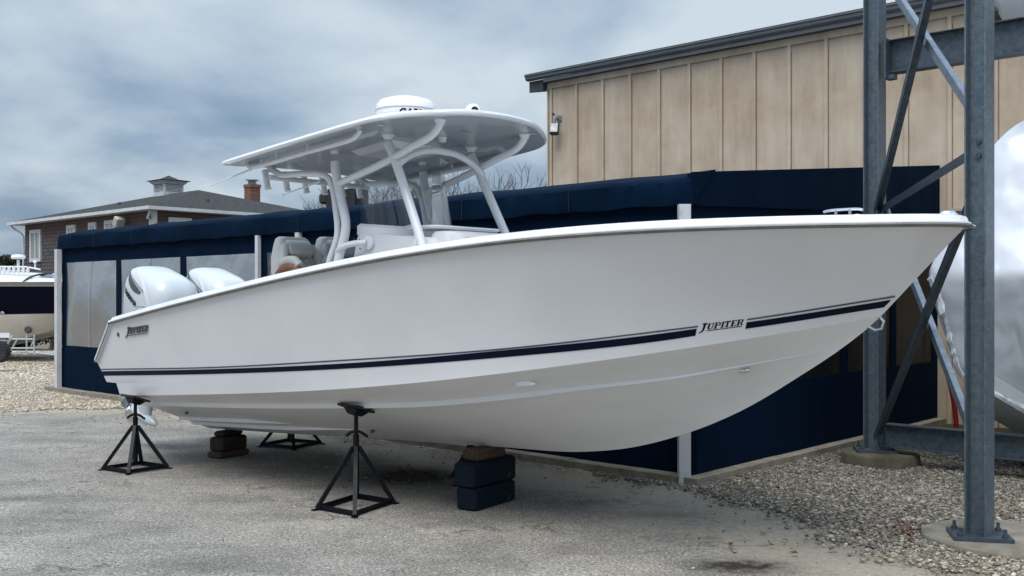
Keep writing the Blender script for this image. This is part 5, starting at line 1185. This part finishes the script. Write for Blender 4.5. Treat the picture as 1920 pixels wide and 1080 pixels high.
# ================================================================== LEFT BACKGROUND
def left_boat():
    Y=27.; sc_=Y/F; O=at(40,555,Y); O.z=0
    r=empty('motor_yacht',O,0,'navy hulled white topped cruiser standing on a trestle at the left edge','boat')
    def pt(x,y,dy=0): v=at(x,y,Y); return Vector((v.x-O.x,dy,v.z))
    def slab(poly,d,name,m,y0=0,smooth=False,bulge=0):
        b=MB(); b.rings([[pt(x,y,y0) for x,y in poly],[pt(x,y,y0+d) for x,y in poly]]); return b.build(name,m,r,smooth)
    ny=mat('navy gloss hull',(.0006,.001,.009),.3,spec=.15,var=(.001,.0015,.012),vs=2); cr=mat('cream bottom',(.74,.69,.60),.4,var=(.66,.61,.52),vs=2)
    # hull lofted across its beam: sections from the near side to the far side
    def strip(top,bot,y0,y1,name,m):
        b=MB(); rows=[]
        for x in np.linspace(-320,150,14): rows.append([pt(x,top(x),y0-.02),pt(x,(top(x)+bot(x))/2,(y0+y1)/2-.06),pt(x,bot(x),y1),pt(x,bot(x),3.4-y1),pt(x,top(x),3.4)])
        b.rings(rows); return b.build(name,m,r,True,ang=35)
    strip(lambda x:536,lambda x:591-.02*x,0,.12,'hull_side',ny)
    f=herm([-320,-50,0,60,112,150],[668,652,640,628,608,590])
    strip(lambda x:590-.02*x,lambda x:float(f(x)),.13,.42,'hull_bottom',cr)
    b=MB(); rows=[]
    for x,yt in ((-320,500),(-100,503),(0,508),(60,511),(110,513),(150,520)): rows.append([pt(x,537,-.06),pt(x,531,-.08),pt(x,yt+10,.15),pt(x,yt,.7),pt(x,yt,2.6),pt(x,537,3.4)])
    b.rings(rows); b.build('deck',mat('cream deck',(.66,.65,.61),.3,var=(.6,.59,.56),vs=2),r,True,ang=30)
    b=MB(); b.box(pt(20,531,-.1),(6,.05,.07)); b.build('rub_rail',rail_m,r)
    b=MB(); b.rings([[pt(-40,522,.1),pt(22,522,.1),pt(18,526,.08),pt(-40,526,.08)],[pt(-40,522,.3),pt(22,522,.3),pt(18,526,.3),pt(-40,526,.3)]]); b.build('side_window',blackm,r)
    b=MB(); b.tube(smoothpath([pt(44,529,-.02),pt(52,520,.1),pt(68,514,.25),pt(85,513,.4)],4),.025,8); b.build('windshield_frame',blackm,r,True)
    b=MB(); b.rings([[pt(70,514,.3),pt(112,514,.3),pt(112,518,.2),pt(66,518,.2)],[pt(70,514,.34),pt(112,514,.34),pt(112,518,.24),pt(66,518,.24)]]); b.build('windshield_glass',winglass,r)
    b=MB(); b.tube([pt(-60,499,.3),pt(40,500,.3),pt(66,505,.3)],.022,8); b.tube([pt(-60,506,.3),pt(45,507,.3)],.012,8)
    for x in range(-56,45,9): b.bar(pt(x,499,.3),pt(x-1,512,.3),.05,.07)
    b.build('railing',cap_m,r,True)
    b=MB(); b.lathe(pt(0,483,1),[(.16,0),(.19,.05),(.16,.11),(.02,.13)],20); b.tube([pt(0,485,1),pt(0,512,1)],.04,8); b.build('radar',cap_m,r,True)
    b=MB(); b.tube([pt(33,500,1),pt(32.5,490,1)],.02,8); b.lathe(pt(32.5,491,1),[(.04,0),(.05,.03),(.03,.08)],12); b.build('antenna',cap_m,r,True)
    b=MB(); b.lathe(pt(45,620,.26),[(.02,-.01),(.06,-.01),(.085,.0),(.085,.08)],24,Matrix.Rotation(R(72),3,'X')); b.build('bow_thruster',blackm,r,True)
    b=MB(); b.lathe(pt(5,587,-.0),[(.01,.03),(.05,.02),(.055,0)],14,Matrix.Rotation(R(90),3,'X')); b.build('porthole',chrome,r,True)
left_boat()
def trestle():
    Y=26.5; O=at(40,655,Y); O.z=0; r=empty('boat_trestle',O,0,'silver tubular trestle under the navy cruiser','trestle')
    pt=lambda x,y,d=0:Vector((at(x,y,Y).x-O.x,d,max(at(x,y,Y).z,.01)))
    gm=mat('pale trestle paint',(.5,.54,.52),.5,.2,var=(.4,.44,.42),vs=5)
    for a,c in (((-10,636),(62,636)),((-10,653),(62,653)),((50,628),(50,665)),((64,628),(64,665)),((20,658),(34,634)),((58,650),(64,638))):
        for d in (0,): b=MB(); b.tube([pt(*a,d),pt(*c,d)],.022,8); b.build('rail' if a[1]==c[1] else 'leg',gm,r)
    b=MB(); b.tube([pt(20,660,.3),pt(110,668,.3)],.02,8); b.build('rail',gm,r)
trestle()
def trailer_end():
    Y=24.; O=at(5,678,Y); O.z=0; r=empty('boat_trailer',O,0,'trailer wheel and white framed sign board at the left edge','trailer')
    pt=lambda x,y,d=0:Vector((at(x,y,Y).x-O.x,d,at(x,y,Y).z))
    b=MB(); c=pt(-2,660); b.v=[]
    M=Matrix.Rotation(R(90),3,'X'); b.lathe(c,[(.15,-.11),(.22,-.12),(.24,-.09),(.245,0),(.24,.09),(.22,.12),(.15,.11)],28,M@Matrix.Identity(3)); 
    for k in range(20): a=2*math.pi*k/20; b.box(c+Vector((.243*math.cos(a),0,.243*math.sin(a))),(.02,.22,.035),Matrix.Rotation(-a,3,'Y'))
    w_=b.build('tyre',mat('tyre rubber',(.015,.016,.018),.8,var=(.03,.03,.03),vs=8),r,True)
    b=MB(); b.lathe(c,[(.02,-.12),(.10,-.10),(.15,-.12),(.15,.1)],20,M); b.build('rim',cap_m,r,True)
    b=MB(); b.box(pt(3,631,.02),(.36,.03,.17)); sg=b.build('sign_board',cap_m,r)
    V,Fs=text_mesh('BACKWARD',.055); wd=max(v[0] for v in V); b=MB(); q=pt(3,635,.0); b.add([(q.x+v[0]-wd/2+.02,-.004,q.z+v[1]-.02) for v in V],Fs); b.build('sign_text',navy_s,sg)
    b=MB(); b.bar(pt(-30,648,.1),pt(10,645,.1),.05,.05); b.bar(pt(10,645,.1),pt(18,630,.1),.04,.04); b.build('frame',cap_m,r)
trailer_end()
# bush, distant tree and bare trees
leafm=mat('dark foliage',(.03,.04,.018),.8,var=(.06,.075,.035),vs=6)
def leafy(name,label,c,rx,ry,rz,n,sz,m,trunk=True,cat='tree'):
    r=empty(name,(c[0],c[1],0),0,label,cat); b=MB(); g=np.random.default_rng(int(abs(c[0]*10))); cl=[(g.uniform(-.7,.7)*rx,g.uniform(-.7,.7)*ry,g.uniform(-.6,.8)*rz) for _ in range(14)]
    for _ in range(n):
        k=cl[g.integers(0,14)]; d=g.normal(size=3); d/=np.linalg.norm(d); rr=g.uniform(.2,1)**.5*.42
        p=Vector((k[0]+d[0]*rr*rx,k[1]+d[1]*rr*ry,c[2]+k[2]+d[2]*rr*rz)); u=Vector(g.normal(size=3)).normalized()*sz; v=u.cross(Vector(g.normal(size=3))).normalized()*sz*.6
        b.add([p-u,p+v,p+u,p-v],[(0,1,2,3)])
    b.build('crown',m,r)
    b=MB(); b.tube([(0,0,0),(.05,0,c[2]*.6),(0,0,c[2])],[.12*rz+.02,.08*rz+.02,.02],8); b.build('trunk',mat('bark',(.07,.055,.045),.9,var=(.11,.09,.07),vs=8),r,True)
q=at(20,497,75); leafy('pine_tree','dark green tree beyond the navy cruiser',(q.x,75,q.z+.1),1.1,1.2,.75,2600,.16,leafm)
q=at(90,640,34); leafy('bush','bare brown bush in shade under the navy cruiser bow',(q.x+.1,34,.42),2.6,.8,.62,9000,.06,mat('brown twigs',(.045,.03,.02),.9,var=(.07,.05,.035),vs=8),cat='bush')
bark=mat('bare bark',(.10,.085,.075),.9,var=(.16,.14,.125),vs=6)
def bare_tree(label,px,py,Y,h,spread,seed,lean=0):
    base=at(px,555,Y); base.z=0; r=empty('bare_tree',base,0,label,'tree','leafless trees beyond the enclosure'); g=random.Random(seed)
    tb=MB(); bb=MB()
    def grow(p,d,L,rad,lv):
        steps=3; pts=[p]; 
        for i in range(steps):
            d=(d+Vector((g.uniform(-.16,.16),g.uniform(-.16,.16),g.uniform(-.05,.12)))).normalized(); p=p+d*(L/steps); pts.append(p)
        rs=[rad*(1-.35*i/steps) for i in range(steps+1)]
        (tb if lv==0 else bb).tube(pts,rs,7 if lv<2 else 4 if lv<4 else 3,capped=False)
        if lv>=6: return
        nb=3 if lv<4 else (3 if lv<5 else 2)
        for k in range(nb):
            a=g.uniform(0,6.28); ax=d.cross(Vector((math.cos(a),math.sin(a),.3))).normalized(); sp_=g.uniform(.35,.85)*spread
            dd=(Matrix.Rotation(sp_,3,ax)@d); dd.z=max(dd.z,-.15); grow(pts[-1] if k==0 or lv==0 else pts[g.choice([2,3,3])],dd,L*g.uniform(.62,.85),rad*.6,lv+1)
    grow(Vector((0,0,0)),Vector((lean,0,1)),h*.34,h*.022,0)
    tb.build('trunk',bark,r,True); bb.build('crown',bark,r)
def Ht(y,Y): return H-(y-HY)*Y/F
bare_tree('broad leafless tree behind the windshield, thick with twigs',752,330,38,Ht(322,38),1.0,5)
bare_tree('leafless tree between the windshield and the front support leg',826,340,40,Ht(338,40),1.0,11)
bare_tree('leafless tree left of the broad one, behind the rear support legs',705,340,41,Ht(338,41),.9,23)
bare_tree('thin leafless treetop just left of the tan warehouse',928,335,36,Ht(333,36),.8,31)
# forklift mast behind the enclosure
def mast():
    Y=25.; O=at(650,555,Y); O.z=0; r=empty('forklift',O,0,'black boat forklift mast rising behind the navy enclosure','forklift')
    pt=lambda x,y,d=0:Vector((at(x,y,Y).x-O.x,d,at(x,y,Y).z))
    bm_=mat('black mast steel',(.008,.009,.010),.6,var=(.016,.017,.019),vs=5)
    for x in (618,632,662,684):
        b=MB(); b.box((pt(x,400).x,0,pt(x,356).z/2),(.13,.2,pt(x,362).z)); b.build('mast_channel',bm_,r)
    b=MB(); b.box(pt(647,372,.05),(.86,.1,.46)); b.box(pt(607,373,0),(.2,.2,.25),bev=.04); b.tube([pt(604,362),pt(602,368),pt(604,376)],.03,8); b.box(pt(670,376,.08),(.5,.1,.6)); b.build('mast_crosshead',bm_,r)
    b=MB(); b.box((0.2,.6,.9),(1.9,2.6,1.2),bev=.1); b.build('body',bm_,r)
    for x in(-.7,1.0):
        b=MB(); b.lathe((x,-.3,.5),[(.2,-.2),(.48,-.18),(.5,0),(.48,.18),(.2,.2)],24,Matrix.Rotation(R(90),3,'X')); b.build('wheel',mat('tyre rubber',(.015,)*3),r,True)
mast()
for o in list(bpy.data.objects):
    if o.parent is None and 'label' not in o and 'kind' not in o and o.type=='MESH': print('UNTAGGED',o.name)
